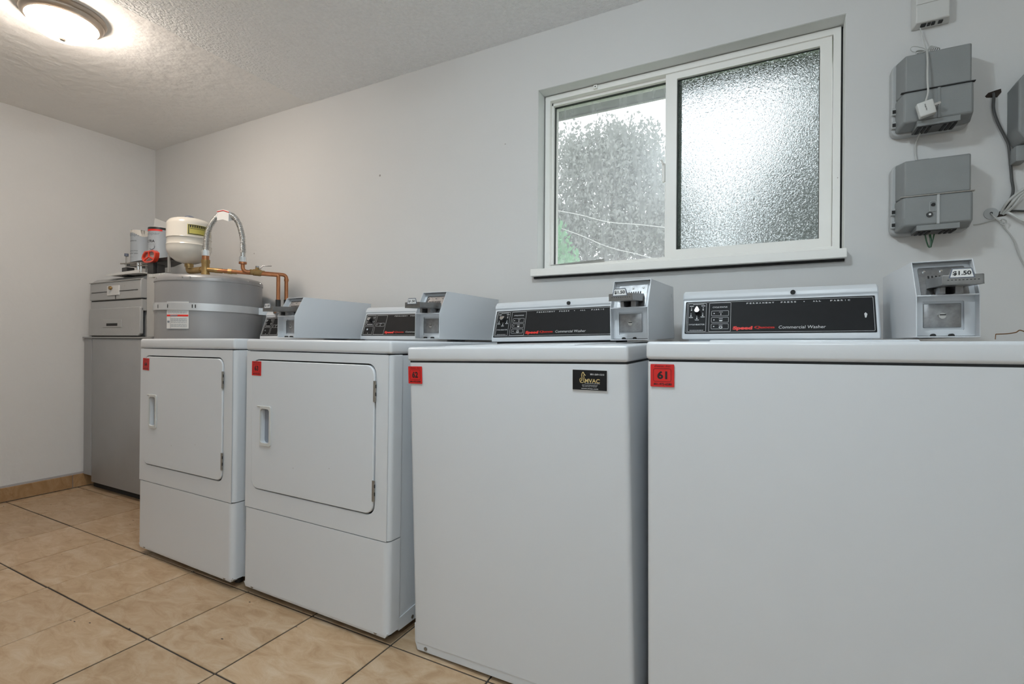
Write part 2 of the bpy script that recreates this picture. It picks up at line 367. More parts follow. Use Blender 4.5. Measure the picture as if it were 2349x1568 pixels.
# ------------------------------------------------------------------ window
win = structure(simple('window_1', 'reveal', None, OX0 - .004, OX0 + .001, .002, .155, OZ0, OZ1))   # left reveal board
def wpart(name, m, rects, d0, d1, bev=.0015):
    bm = new()
    for x0, x1, z0, z1 in rects: box(bm, x0, x1, d0, d1, z0, z1, bev=bev, seg=1)
    return obj(name, bm, m, win)
wpart('reveal_board', 'reveal', [(OX1 - .001, OX1 + .004, OZ0, OZ1)], .002, .155, 0)
wpart('reveal_board', 'reveal', [(OX0, OX1, OZ1 - .001, OZ1 + .004)], .002, .155, 0)
FX0, FX1, FZ0, FZ1 = .100, 1.190, 1.238, 2.004
# fixed outer frame
def wring(name, m, x0, x1, z0, z1, ix0, ix1, iz0, iz1, d0, d1, mod=.0012):
    bm = new(); ring(bm, [(x1, z1), (x0, z1), (x0, z0), (x1, z0)], [(ix1, iz1), (ix0, iz1), (ix0, iz0), (ix1, iz0)], d0, d1, FRONT); return obj(name, bm, m, win, mod=mod)
wring('outer_frame', 'vinyl', FX0, FX1, FZ0 - .002, FZ1, FX0 + .022, FX1 - .022, FZ0 + .024, FZ1 - .022, .062, .15)
wpart('frame_track', 'vinyl', [(FX0 + .02, .62, FZ1 - .034, FZ1 - .02), (FX0 + .02, .62, FZ0 + .022, FZ0 + .032), (FX0 + .02, FX0 + .028, FZ0, FZ1)], .088, .15)
wpart('gap_line', 'gap', [(FX1 + .0005, OX1, FZ0 - .004, FZ1 - .0), (OX0 + .001, FX0 - .0005, FZ0 + .01, FZ1 - .01)], .072, .1, 0)
# interior sash (frosted)
SX0, SX1, SZ0, SZ1 = .612, 1.165, 1.262, 1.983
gx0, gx1, gz0, gz1 = .655, 1.130, 1.293, 1.957
wring('sash', 'vinyl', SX0, SX1, SZ0, SZ1, gx0, gx1, gz0, gz1, .070, .098)
wring('glazing_seal', 'gasket', gx0, gx1, gz0, gz1, gx0 + .003, gx1 - .0015, gz0 + .0015, gz1 - .003, .082, .088, None)
bm = new(); box(bm, gx0, gx1, .088, .0885, gz0, gz1); o = obj('frosted_pane', bm, 'frost', win)
wpart('sash_spacer', 'green_m', [(gx0 + .0, gx0 + .014, gz0, gz1)], .094, .106, 0)
# outer sash (clear, dusty)
wpart('clear_pane', 'glass', [(FX0 + .028, .622, FZ0 + .03, FZ1 - .03)], .118, .1185, 0)
wpart('glazing_seal', 'gasket', [(FX0 + .028, FX0 + .0315, FZ0 + .03, FZ1 - .032), (FX0 + .028, .62, FZ1 - .037, FZ1 - .032)], .105, .116, 0)
wpart('outer_sash', 'vinyl', [(.622, .652, FZ0 + .02, FZ1 - .02)], .104, .14)
# sill stool
wpart('window_sill', 'vinyl', [(.078, 1.200, 1.207, 1.2375)], -.035, .075, .002)
wpart('sill_gap', 'gap', [(.084, 1.196, 1.199, 1.2065)], -.012, .004, 0)
# stops, latch, bar
def clip(x, z0, z1, y0=.052):
    wpart('track_stop', 'vinyl', [(x - .008, x + .008, z0, z1)], y0, .064, .001); bm = new(); cyl(bm, (x, y0 - .0006, (z0 + z1) / 2), (x, y0 + .001, (z0 + z1) / 2), .0028, n=10); obj('screw_hole', bm, 'gap', win)
clip(.330, 1.986, 2.001); clip(.322, 1.2385, 1.254, .054)
p = at(1524, 395, .07); bm = new(); box(bm, .602, .612, .062, .076, p.z - .04, p.z + .035, bev=.003); cyl(bm, (.606, .058, p.z + .03), (.6, .05, p.z + .045), .004, n=8); obj('sash_latch', bm, 'vinyl', win)
for u in (1417, 1458, 1508): q = at(u, 600, .07); bm = new(); box(bm, q.x - .004, q.x + .004, .086, .09, 1.2625, 1.266); obj('weep_slot', bm, 'gap', win)
bm = new(); a = at(1262, 611, .08); b = at(1386, 598, .08); tube(bm, [(a.x, .083, a.z + .002), (b.x, .083, b.z + .004)], .0055, n=4, smooth=False)
obj('security_bar', bm, 'steel', win)
# outside: roof overhang
ev = structure(simple('trim_1', 'soffit', None, -4, 5, .16, .75, 2.222, 2.30))
structure(simple('trim_2', 'stucco', None, -4, 5, .73, .77, 2.222, 2.42))

# ------------------------------------------------------------------ outside
structure(simple('ground', 'grass', None, -30, 30, .2, 40, -.3, -.25))
def foliage(bm, c, r, n, s, rnd):
    for _ in range(n):
        d = Vector((rnd.gauss(0, 1), rnd.gauss(0, 1), rnd.gauss(0, 1))).normalized(); k = rnd.random() ** .55 * rnd.uniform(.8, 1.08)
        p = Vector(c) + Vector((d.x * r[0] * k, d.y * r[1] * k, d.z * r[2] * k))
        e = Euler((rnd.uniform(0, 6.3), rnd.uniform(0, 6.3), rnd.uniform(0, 6.3))).to_matrix(); q = s * rnd.uniform(.6, 1.4)
        vs = [bm.verts.new(p + e @ Vector(t) * q) for t in ((-.5, 0, 0), (0, -.28, .05), (.55, 0, 0), (0, .28, .05))]
        bm.faces.new(vs)
def tree(name, label, base, blobs, n, s, leafm, trunk_r, seed, group=None):
    lift = base[2] + .25; base = (base[0], base[1], -.3); blobs = [((c[0], c[1], c[2] + lift), r) for c, r in blobs]
    rnd = random.Random(seed); t = thing(name, label, 'tree' if trunk_r > .05 else 'shrub', base, group=group)
    bm = new(); tot = sum(b[1][0] * b[1][2] for b in blobs)
    for c, r in blobs: foliage(bm, c, r, int(n * r[0] * r[2] / tot), s, rnd)
    me = bpy.data.meshes.new('foliage'); bm.to_mesh(me); bm.free(); me.materials.append(M[leafm]); o = bpy.data.objects.new('foliage', me); COL.objects.link(o); o.parent = t; o['kind'] = 'stuff'
    bm = new(); top = blobs[0][0]
    tube(bm, [(0, 0, 0), (.05, 0, top[2] * .5), (top[0], top[1], top[2])], lambda i, m: trunk_r * (1 - .6 * i / m), n=10)
    for c, r in blobs[1:]: tube(bm, [(.05, 0, top[2] * .5), ((c[0]) * .6, c[1] * .6, (top[2] * .5 + c[2]) / 2), c], trunk_r * .3, n=6)
    obj('trunk', bm, 'bark', t)
    return t
tree('tree', 'tall hazy grey-green tree filling the clear left half of the window', (-1.9, 8.4, .15),
     [((-.1, 0, 4.2), (1.3, 1.2, 1.4)), ((-1.0, .1, 4.9), (.75, .8, .8)), ((.35, 0, 4.7), (.75, .8, .8)), ((-.25, .2, 5.0), (.6, .6, .7)), ((-1.3, 0, 3.6), (1., 1., 1.)), ((.9, 0, 3.6), (.9, 1., 1.0)), ((0, 0, 3.0), (1.9, 1.2, .9)), ((-1.4, 0, 2.6), (1.0, .9, .9)), ((1.1, .1, 2.8), (1.0, .8, .8))], 34000, .085, 'leaf', .14, 3)
tree('tree', 'dark tree seen only as a grey blur through the frosted pane', (3.1, 11.2, -.25),
     [((0, 0, 6.0), (2.25, 1.5, 3.5)), ((-1.75, 0, 4.0), (1.5, 1.2, 1.9)), ((1.9, 0, 5.9), (1.9, 1.2, 3.5)), ((-.7, 0, 2.8), (2.8, 1.3, 1.5))], 12000, .31, 'leaf', .2, 5)
tree('leafy_shrub', 'fresh green leafy branches at the lower left of the clear pane', (-1.27, 3.1, -.25),
     [((.05, 0, 2.3), (.30, .3, .36)), ((.12, 0, 1.95), (.34, .3, .3)), ((-.1, 0, 2.55), (.25, .25, .25)), ((.25, 0, 2.1), (.2, .2, .16))], 1500, .075, 'leaf2', .03, 9)
for k, (a, b, lab) in enumerate((((1262, 480), (1545, 524), 'upper pale overhead wire crossing in front of the tree'), ((1262, 515), (1545, 606), 'lower pale overhead wire crossing in front of the tree'))):
    bm = new(); p = at(*a, 5.); q = at(*b, 5.); d = q - p; mid = (p + q) / 2 - Vector((0, 0, .05))
    tube(bm, [p - d * 2.2, p, mid, q, q + d * 2.2 + Vector((0, 0, .1))], .006, n=6); tag(obj('overhead_wire', bm, 'white_pl'), lab, 'wire', 'overhead wires outside')

# ------------------------------------------------------------------ ceiling lamps
def ceiling_lamp(loc, dome, label):
    t = thing('ceiling_lamp', label, 'lamp', loc, group='flush dome ceiling lamps')
    bm = new(); lathe(bm, [(0, 0), (.140, 0), (.142, -.006), (.138, -.012), (.130, -.016), (.133, -.022), (.130, -.030), (.122, -.037), (.116, -.040), (.112, -.038), (.108, -.034), (0, -.03)], 64); obj('rim', bm, 'nickel', t)
    bm = new(); lathe(bm, [(.113, -.036)] + [(.112 * math.cos(a), -.038 - .064 * math.sin(a)) for a in [PI / 2 * k / 14 for k in range(14)]] + [(0, -.102)], 64); obj('glass_dome', bm, dome, t)
    bm = new(); lathe(bm, [(0, -.100), (.011, -.101), (.012, -.104), (.009, -.109), (0, -.111)], 20); obj('finial', bm, 'nickel', t)
    return t
ceiling_lamp((-1.594, -.99, ZC), 'dome_warm', 'lit white glass dome lamp with a nickel rim on the ceiling near the far corner')
ceiling_lamp((.40, -1.45, ZC - .004), 'dome_cool', 'lit cool white dome lamp on the ceiling above the camera')
ceiling_lamp((1.25, -2.75, ZC - .004), 'dome_cool', 'added cool white dome lamp behind the camera, unseen, for fill light')  # unseen lamp, added only as fill light for the machine fronts

# ------------------------------------------------------------------ washers and dryers
def rot_of(p): return (p[5], p[4], p[3])
MP = {'64': (-1.4555, -.7715, .0014, -.026, -.0045, -.0073), '63': (-.7281, -.777, .0021, -.0054, .0033, -.0058),
      '62': (.0406, -.7507, -.0148, -.0201, -.0194, .0198), '61': (.7393, -.7882, .0063, .0029, -.0073, .0008)}

def console(t, x0, x1, y0, lock, dryer, z=.9345):
    """backsplash with the black control panel"""
    prof = [(0, 0), (0, .012), (.038, .121), (.034, .127), (.036, .137), (.044, .146), (.056, .150), (.15, .150), (.16, .144), (.16, 0)]
    bm = new(); plate(bm, [(y0 + a, z + b) for a, b in prof], x0 + .004, x1 - .004, SIDE)
    for s, xx in ((x0, x0 + .004), (x1, x1 - .004)):
        A = [bm.verts.new((xx, y0 + a, z + b)) for a, b in prof]; B = [bm.verts.new((s, y0 + .004 + a * .95, z + .003 + b * .955)) for a, b in prof]
        bm.faces.new(B)
        for i in range(len(A)): bm.faces.new((A[i], A[(i + 1) % len(A)], B[(i + 1) % len(A)], B[i]))
    obj('console', bm, 'enamel', t, mod=.0015, angle=30)
    bm = new(); box(bm, x0 + .02, x1 - .02, y0 + .012, y0 + .15, .925, z + .001); obj('console_base', bm, 'enamel_d' if lock == 61 or dryer else 'gap', t)
    tilt = math.atan2(.038, .109); L = math.hypot(.038, .109)
    w_ = x1 - x0 - .018
    # panel in its own plane: x right, y up, z outwards
    loc = (x0 + .009, y0 + .0045 * .35 - .0002, z + .0165); rot = (PI / 2 - tilt, 0, 0)
    ph = L - .010
    bm = new(); plate(bm, rrect(0, w_, 0, ph, .002, 2), -.0005, .0012, FLAT)
    cp = obj('control_panel', bm, 'black', t, loc, rot)
    bm = new(); Z = .0016; X = lambda f: f * w_; Y = lambda f: ph * (1 - f)      # f from the left / from the top
    outline(bm, X(.008), X(.992), Y(.965), Y(.035), .003, .0008, Z)
    rnd = random.Random(4)
    if not dryer:
        outline(bm, X(.016), X(.126), Y(.94), Y(.06), .002, .0008, Z)
        outline(bm, X(.142), X(.268), Y(.945), Y(.06), .002, .0008, Z)
        text_into(bm, 'CYCLE STATUS', X(.162), X(.247), Y(.215), Y(.175), Z, .02)
        text_into(bm, 'CYCLE SELECTOR', X(.024), X(.118), Y(.74), Y(.70), Z, .02)
        squiggle_lines(bm, X(.03), X(.11), Y(.905), .0014, 4, rnd); squiggle_lines(bm, X(.045), X(.11), Y(.095), .0012, 4, rnd)
        for k, cy in enumerate((.39, .59, .79)):
            outline(bm, X(.156), X(.256), Y(cy + .075), Y(cy - .085), .0025, .0008, Z)
            squiggle_lines(bm, X(.2), X(.222), Y(cy - .035), .0012, 4, rnd)
            plate(bm, rrect(X(.168), X(.175), Y(cy + .012), Y(cy - .02), .001, 3), Z - .0002, Z, FLAT)
            if k == 0: plate(bm, rrect(X(.209), X(.213), Y(cy + .05), Y(cy - .01), .0008, 2), Z - .0002, Z, FLAT)
            if k == 1: plate(bm, [(X(.201), Y(cy)), (X(.204), Y(cy + .04)), (X(.219), Y(cy + .04)), (X(.222), Y(cy))], Z - .0002, Z, FLAT)
            if k == 2: ring(bm, rrect(X(.201), X(.222), Y(cy + .055), Y(cy - .01), .0032, 4), rrect(X(.206), X(.217), Y(cy + .04), Y(cy + .005), .0016, 4), Z - .0002, Z, FLAT)
        for fx, fy in ((.036, .235), (.106, .235), (.034, .42), (.104, .41), (.070, .50)):
            c = (X(fx), Y(fy)); plate(bm, [(c[0] + .0021 * math.cos(a), c[1] - .003 + .0021 * math.sin(a)) for a in [2 * PI * q / 10 for q in range(10)]], Z - .0002, Z, FLAT)
            outline(bm, c[0] - .0012, c[0] + .0012, c[1] - .002, c[1] + .006, .001, .0005, Z)
            up = fy < .3; squiggle_lines(bm, X(fx) - .005, X(fx) + .006, Y(fy) + (.0085 if up else -.0095), .0011, 3, rnd)
            squiggle_lines(bm, X(fx) - .006, X(fx) + .006, Y(fy) + (.0105 if up else -.0075), .0011, 3, rnd)
    else:
        outline(bm, X(.016), X(.126), Y(.52), Y(.06), .002, .0008, Z); outline(bm, X(.016), X(.126), Y(.945), Y(.56), .002, .0008, Z)
        outline(bm, X(.142), X(.268), Y(.945), Y(.06), .002, .0008, Z)
        outline(bm, X(.156), X(.254), Y(.575), Y(.415), .0025, .0008, Z)
        plate(bm, rrect(X(.202), X(.206), Y(.55), Y(.49), .0008, 2), Z - .0002, Z, FLAT); squiggle_lines(bm, X(.195), X(.22), Y(.46), .0012, 3, rnd)
        plate(bm, rrect(X(.168), X(.172), Y(.51), Y(.48), .001, 3), Z - .0002, Z, FLAT)
        squiggle_lines(bm, X(.035), X(.105), Y(.48), .0022, 4, rnd)
        for fx, fy in ((.035, .15), (.106, .15), (.108, .34), (.03, .36)):
            squiggle_lines(bm, X(fx) - .006, X(fx) + .006, Y(fy), .0016, 3, rnd); plate(bm, rrect(X(fx) - .001, X(fx) + .0012, Y(fy) - .008, Y(fy) - .003, .0009, 3), Z - .0002, Z, FLAT)
        plate(bm, rrect(X(.068), X(.076), Y(.9), Y(.875), .001, 3), Z - .0002, Z, FLAT)
    for s, a, b in (('PERMANENT', .355, .505), ('PRESS', .54, .62), ('ALL', .705, .745), ('FABRIC', .79, .885)):
        n = len(s); step = (X(b) - X(a)) / (n - .35)
        for i, ch in enumerate(s):
            wd = step * (.12 if ch == 'I' else .62); o_ = step * .25 if ch == 'I' else 0; text_into(bm, ch, X(a) + i * step + o_, X(a) + i * step + o_ + wd, Y(.125), Y(.085), Z, .03)
    plate(bm, [(X(.660) + .0014 * math.cos(a), Y(.105) + .0014 * math.sin(a)) for a in [2 * PI * q / 8 for q in range(8)]], Z - .0002, Z, FLAT)
    text_into(bm, 'Commercial Dryer' if dryer else 'Commercial Washer', X(.528), X(.764), Y(.875), Y(.79), Z, .0, .12)
    printed('lettering', bm, 'print_w', cp)
    bm = new(); text_into(bm, 'Speed', X(.28), X(.39), Y(.92), Y(.79), Z, .065, .08); text_into(bm, 'Queen', X(.398), X(.507), Y(.885), Y(.785), Z, .045, .08); printed('red_lettering', bm, 'print_r', cp)
    # selector knob: black skirt, pointed metal cap
    kx, ky = X(.072), Y(.32 if not dryer else .27)
    bm = new(); cyl(bm, (kx, ky, .0012), (kx, ky, .016), .0085, .0078, 20); kn = obj('knob', bm, 'blackp', cp)
    ang = 0. if lock == 61 else -1.1
    lp = [(.0072 * math.cos(a), .0072 * math.sin(a) - .001) for a in [PI + PI * q / 12 for q in range(13)]] + [(.0045, .006), (0, .0125), (-.0045, .006)]
    lp = [(kx + a * math.cos(ang) + b * math.sin(-ang) * -1 * -1, ky + a * math.sin(ang) * -1 * -1 + b * math.cos(ang)) for a, b in lp]
    bm = new(); plate(bm, lp, .016, .019, FLAT); k2 = obj('knob_cap', bm, 'chrome', cp, mod=.0006)
    if dryer:
        bm = new(); cyl(bm, (X(.072), Y(.74), .001), (X(.072), Y(.74), .009), .0052, .0042, 18); obj('start_button', bm, 'chrome', cp)
    if lock:
        lx = (x0 + x1) / 2 + (.05 if lock == 61 else .055); bm = new(); cyl(bm, (lx, y0 + .030, z + .134), (lx, y0 + .05, z + .134), .0065, n=18); obj('lock_hole', bm, 'gap', t)
    return cp

def sticker(t, num, x0, x1, z0, z1, ly=-.0008, rot=0.):
    e_loc = ((x0 + x1) / 2, ly, (z0 + z1) / 2); w2 = (x1 - x0) / 2; h2 = (z1 - z0) / 2
    bm = new(); plate(bm, rrect(-w2, w2, -h2, h2, .0015, 2), -.0005, .0002, FLAT); s = obj('number_sticker', bm, 'red', t, e_loc, (PI / 2, rot, 0))
    bm = new(); text_into(bm, num, -w2 * .42, w2 * .42, -h2 * .32, h2 * .38, .0006, .035)
    outline(bm, -w2 * .76, w2 * .76, -h2 * .55, h2 * .62, .005, .0007, .0006)
    text_into(bm, '801-972-6580', -w2 * .72, w2 * .8, -h2 * .85, -h2 * .66, .0006, .03)
    text_into(bm, 'Evans, Inc.', -w2 * .68, w2 * .72, h2 * .72, h2 * .92, .0006, 0, .4)
    printed('lettering', bm, 'print_k', s); return s

def washer(n, label, cy, foot, lid_x):
    p = MP[n]; t = thing('washing_machine', label, 'washer', p[:3], rot_of(p), 'white top-load coin washers')
    Wd, D = (.651, .69) if n == '61' else (.668, .68)
    bm = new(); box(bm, .002, Wd - .002, .002, D, .045, .880, bev=.014, seg=4, edges='z')
    obj('body', bm, 'enamel', t)
    # front apron with slanted bottom corners
    bm = new(); plate(bm, [(.012, .02), (Wd - .012, .02), (Wd - .004, .045), (Wd - .004, .1), (.004, .1), (.004, .045)], .0035, .03, FRONT); obj('toe_panel', bm, 'enamel', t, mod=.002)
    for x in (.045, Wd - .045): bm = new(); cyl(bm, (x, .0015, .032), (x, .006, .032), .0055, n=12); obj('screw', bm, 'hinge', t)
    bm = new(); box(bm, .006, Wd - .006, .008, D, .876, .886); obj('seam', bm, 'gap', t)
    bm = new(); box(bm, 0, Wd, 0, D + .005, .885, .9255, bev=.008, seg=4); obj('top_panel', bm, 'enamel', t)
    bm = new(); box(bm, lid_x[0], lid_x[1], .012, .37, .922, .9285, bev=.003, seg=2); obj('lid', bm, 'enamel', t)
    console(t, .010, .512, cy, int(n), False, .934)
    for x in (.05, Wd - .05):
        for y in (.05, D - .06): bm = new(); cyl(bm, (x, y, foot), (x, y, .06), .014, n=12); obj('foot', bm, 'blackp', t)
    return t
w61 = washer('61', 'white top-load washer with red sticker 61, nearest to the camera at the right', .45, -.004, (.135, .50))
w62 = washer('62', 'white top-load washer with red sticker 62 and a black business sticker', .47, .017, (.13, .53))
sticker(w61, '61', .011, .063, .8235, .8745); sticker(w62, '62', .0045, .056, .818, .869)
bm = new(); plate(bm, [(.4805, .0115), (.4835, .012), (.486, .022), (.482, .027), (.479, .023)], 0, .0003, FLAT)
# worn white mark on the right end of panel 61
cp61 = [c for c in w61.children if c.name.startswith('control_panel')][0]
for v in bm.verts: v.co += Vector((-.021, .03, .0018))
printed('paint_chip', bm, 'paper', cp61)
# business sticker on 62
bm = new(); plate(bm, rrect(-.045, .045, -.0255, .0255, .001, 2), -.0005, .0001, FLAT); s = obj('sticker_border', bm, 'paper', w62, (.572, -.0009, .841), (PI / 2, .02, 0))
bm = new(); plate(bm, rrect(-.0438, .0438, -.0245, .0245, .0008, 2), .0001, .0003, FLAT); bs = obj('business_sticker', bm, 'black', s)
bs.name = 'sticker_face'
bm = new(); text_into(bm, 'MVAC', -.012, .026, -.0065, .0035, .0006, .02); tube(bm, [(-.022, -.004, .0006), (-.019, .004, .0006), (-.020, .012, .0006), (-.0165, .019, .0006), (-.013, .013, .0006), (-.010, .0115, .0006)], .0011, n=4)
tube(bm, [(-.023, -.006, .0005), (-.025, 0, .0005), (-.022, .005, .0005)], .0009, n=4); tube(bm, [(-.016, .012, .0005), (-.014, .006, .0005), (-.016, -.001, .0005), (-.013, -.006, .0005)], .0009, n=4)
tube(bm, [(-.023, -.0065, .0005), (-.016, -.0068, .0005)], .0008, n=4, smooth=False)
printed('gold_lettering', bm, 'print_g', s)
bm = new(); text_into(bm, '801-269-1213', .002, .037, .0125, .0165, .0006, .02); squiggle_lines(bm, -.012, .026, -.0085, .0009, 5, random.Random(1), .0006)
text_into(bm, '6047 South Redwood Road', -.019, .02, -.0135, -.0112, .0006, .01); text_into(bm, 'Salt Lake City, UT 84123', -.018, .018, -.0170, -.0148, .0006, .01); text_into(bm, 'www.mvac.com', -.021, .022, -.0222, -.0198, .0006, .01)
printed('lettering', bm, 'print_w', s)

def dryer(n, label, Wd, cy, hin):
    p = MP[n]; t = thing('dryer', label, 'dryer', p[:3], rot_of(p), 'white front-load coin dryers')
    D = .70; ZS = .3185
    bm = new(); box(bm, .004, Wd - .004, .05, D, .030, .885); obj('body', bm, 'enamel_d', t)
    bm = new(); box(bm, .008, Wd - .008, .012, .06, .03, .888); obj('seam', bm, 'gap', t)
    bm = new(); box(bm, 0, Wd, 0, D + .005, .8895, .930, bev=.009, seg=4); obj('top_panel', bm, 'enamel', t)
    R_ = .020
    def wrap(bm, z0, z1, hole=None, back=.055):
        arc = lambda cx, s: [(cx + s * R_ * math.sin(a), R_ - R_ * math.cos(a)) for a in [PI / 2 * k / 6 for k in range(7)]]
        for cx, s in ((Wd - R_, 1), (R_, -1)):
            lp = arc(cx, s) + [(cx + s * R_, back)]
            for a, b in zip(lp, lp[1:]):
                q = [bm.verts.new((a[0], a[1], z0)), bm.verts.new((b[0], b[1], z0)), bm.verts.new((b[0], b[1], z1)), bm.verts.new((a[0], a[1], z1))]; bm.faces.new(q)
            for z in (z0, z1):
                c = [bm.verts.new((a[0], a[1], z)) for a in lp] + [bm.verts.new((cx, back, z))]; bm.faces.new(c)
        if hole:
            x0, x1, h0, h1, r = hole
            ring(bm, corners(R_, Wd - R_, z0, z1), rrect(x0, x1, h0, h1, r), 0, .014, FRONT)
        else: box(bm, R_, Wd - R_, 0, .03, z0, z1)
    g = .0045; dx0, dx1, dz0, dz1 = .042, .635 if n == '63' else .621, .390, .858
    bm = new(); wrap(bm, ZS + .0012, .8865, (dx0, dx1, dz0, dz1, .034)); o = obj('front_panel', bm, 'enamel', t, angle=25, mod=.0016)
    bm = new(); wrap(bm, .035, ZS - .0015); 
    o = obj('lower_panel', bm, 'enamel', t, angle=25, mod=.002)
    bm = new(); plate(bm, [(.012, .026), (Wd - .012, .026), (Wd - .002, .042), (.002, .042)], .004, .03, FRONT); obj('toe_strip', bm, 'enamel', t)
    for x in (.05, Wd - .05): bm = new(); cyl(bm, (x, .002, .034), (x, .008, .034), .0065, n=12); obj('screw', bm, 'hinge', t)
    bm = new(); plate(bm, [(.055, .027), (.22, .027), (.20, .08), (.055, .065)], Wd - .0035, Wd - .0015, SIDE); obj('side_bracket', bm, 'enamel_d', t)
    bm = new(); cyl(bm, (Wd - .004, .12, .04), (Wd, .12, .04), .006, n=12); obj('screw', bm, 'hinge', t)
    # door
    hx0, hx1, hz0, hz1 = .098, .147, .560, .685
    bm = new()
    ring(bm, rrect(dx0 + g, dx1 - g, dz0 + g, dz1 - g, .031), rrect(hx0, hx1, hz0, hz1, .012), -.0035, .0135, FRONT)
    d = obj('door', bm, 'enamel', t, angle=25, mod=.003)
    bm = new()                                                # recessed pull: rim on three sides + cup
    ring(bm, rrect(hx0 - .003, hx1 + .006, hz0 - .009, hz1 + .008, .008), rrect(hx0, hx1 - .002, hz0 + .002, hz1 - .002, .011), -.0085, -.003, FRONT)
    box(bm, hx0 - .022, hx0 + .004, -.0075, -.003, hz1 + .0035, hz1 + .008, bev=.0012, seg=1)
    obj('handle_rim', bm, 'white_pl', d, mod=.0012)
    bm = new(); box(bm, hx0 - .004, hx1 + .004, .0105, .0118, hz0 - .004, hz1 + .004); obj('handle_cup', bm, 'steel' if n == '64' else 'bluecap_l', d)
    for z0, z1 in ((.742, .806), (.436, .500)):
        bm = new(); cyl(bm, (dx1 + .0005, -.0045, z0), (dx1 + .0005, -.0045, z1), .0032, n=10); box(bm, dx1 - .007, dx1 + .0005, -.0052, -.0035, z0, z1)
        h = obj('hinge', bm, 'hinge', d); bm = new()
        for q in (.28, .66): box(bm, dx1 + .0015, dx1 + .005, -.0065, -.004, z0 + (z1 - z0) * q, z0 + (z1 - z0) * (q + .17))
        obj('hinge_slot', bm, 'gap', h)
    console(t, .016, .520, cy, None, True, .9375)
    for x in (.05, Wd - .05):
        for y in (.06, D - .06): bm = new(); cyl(bm, (x, y, -.001), (x, y, .03), .014, n=12); obj('foot', bm, 'blackp', t)
    return t
M['bluecap_l'] = mat('pull_cup', (.25, .27, .31), .35, var=.1, vscale=30)
d63 = dryer('63', 'white front-load dryer with red sticker 63 between the other dryer and the washers', .692, .55, .64)
d64 = dryer('64', 'white front-load dryer with red sticker 64, farthest from the camera beside the heater', .682, .55, .62)
sticker(d63, '63', .043, .094, .7995, .851, -.0045); sticker(d64, '64', .036, .087, .795, .846, -.0045, .04)

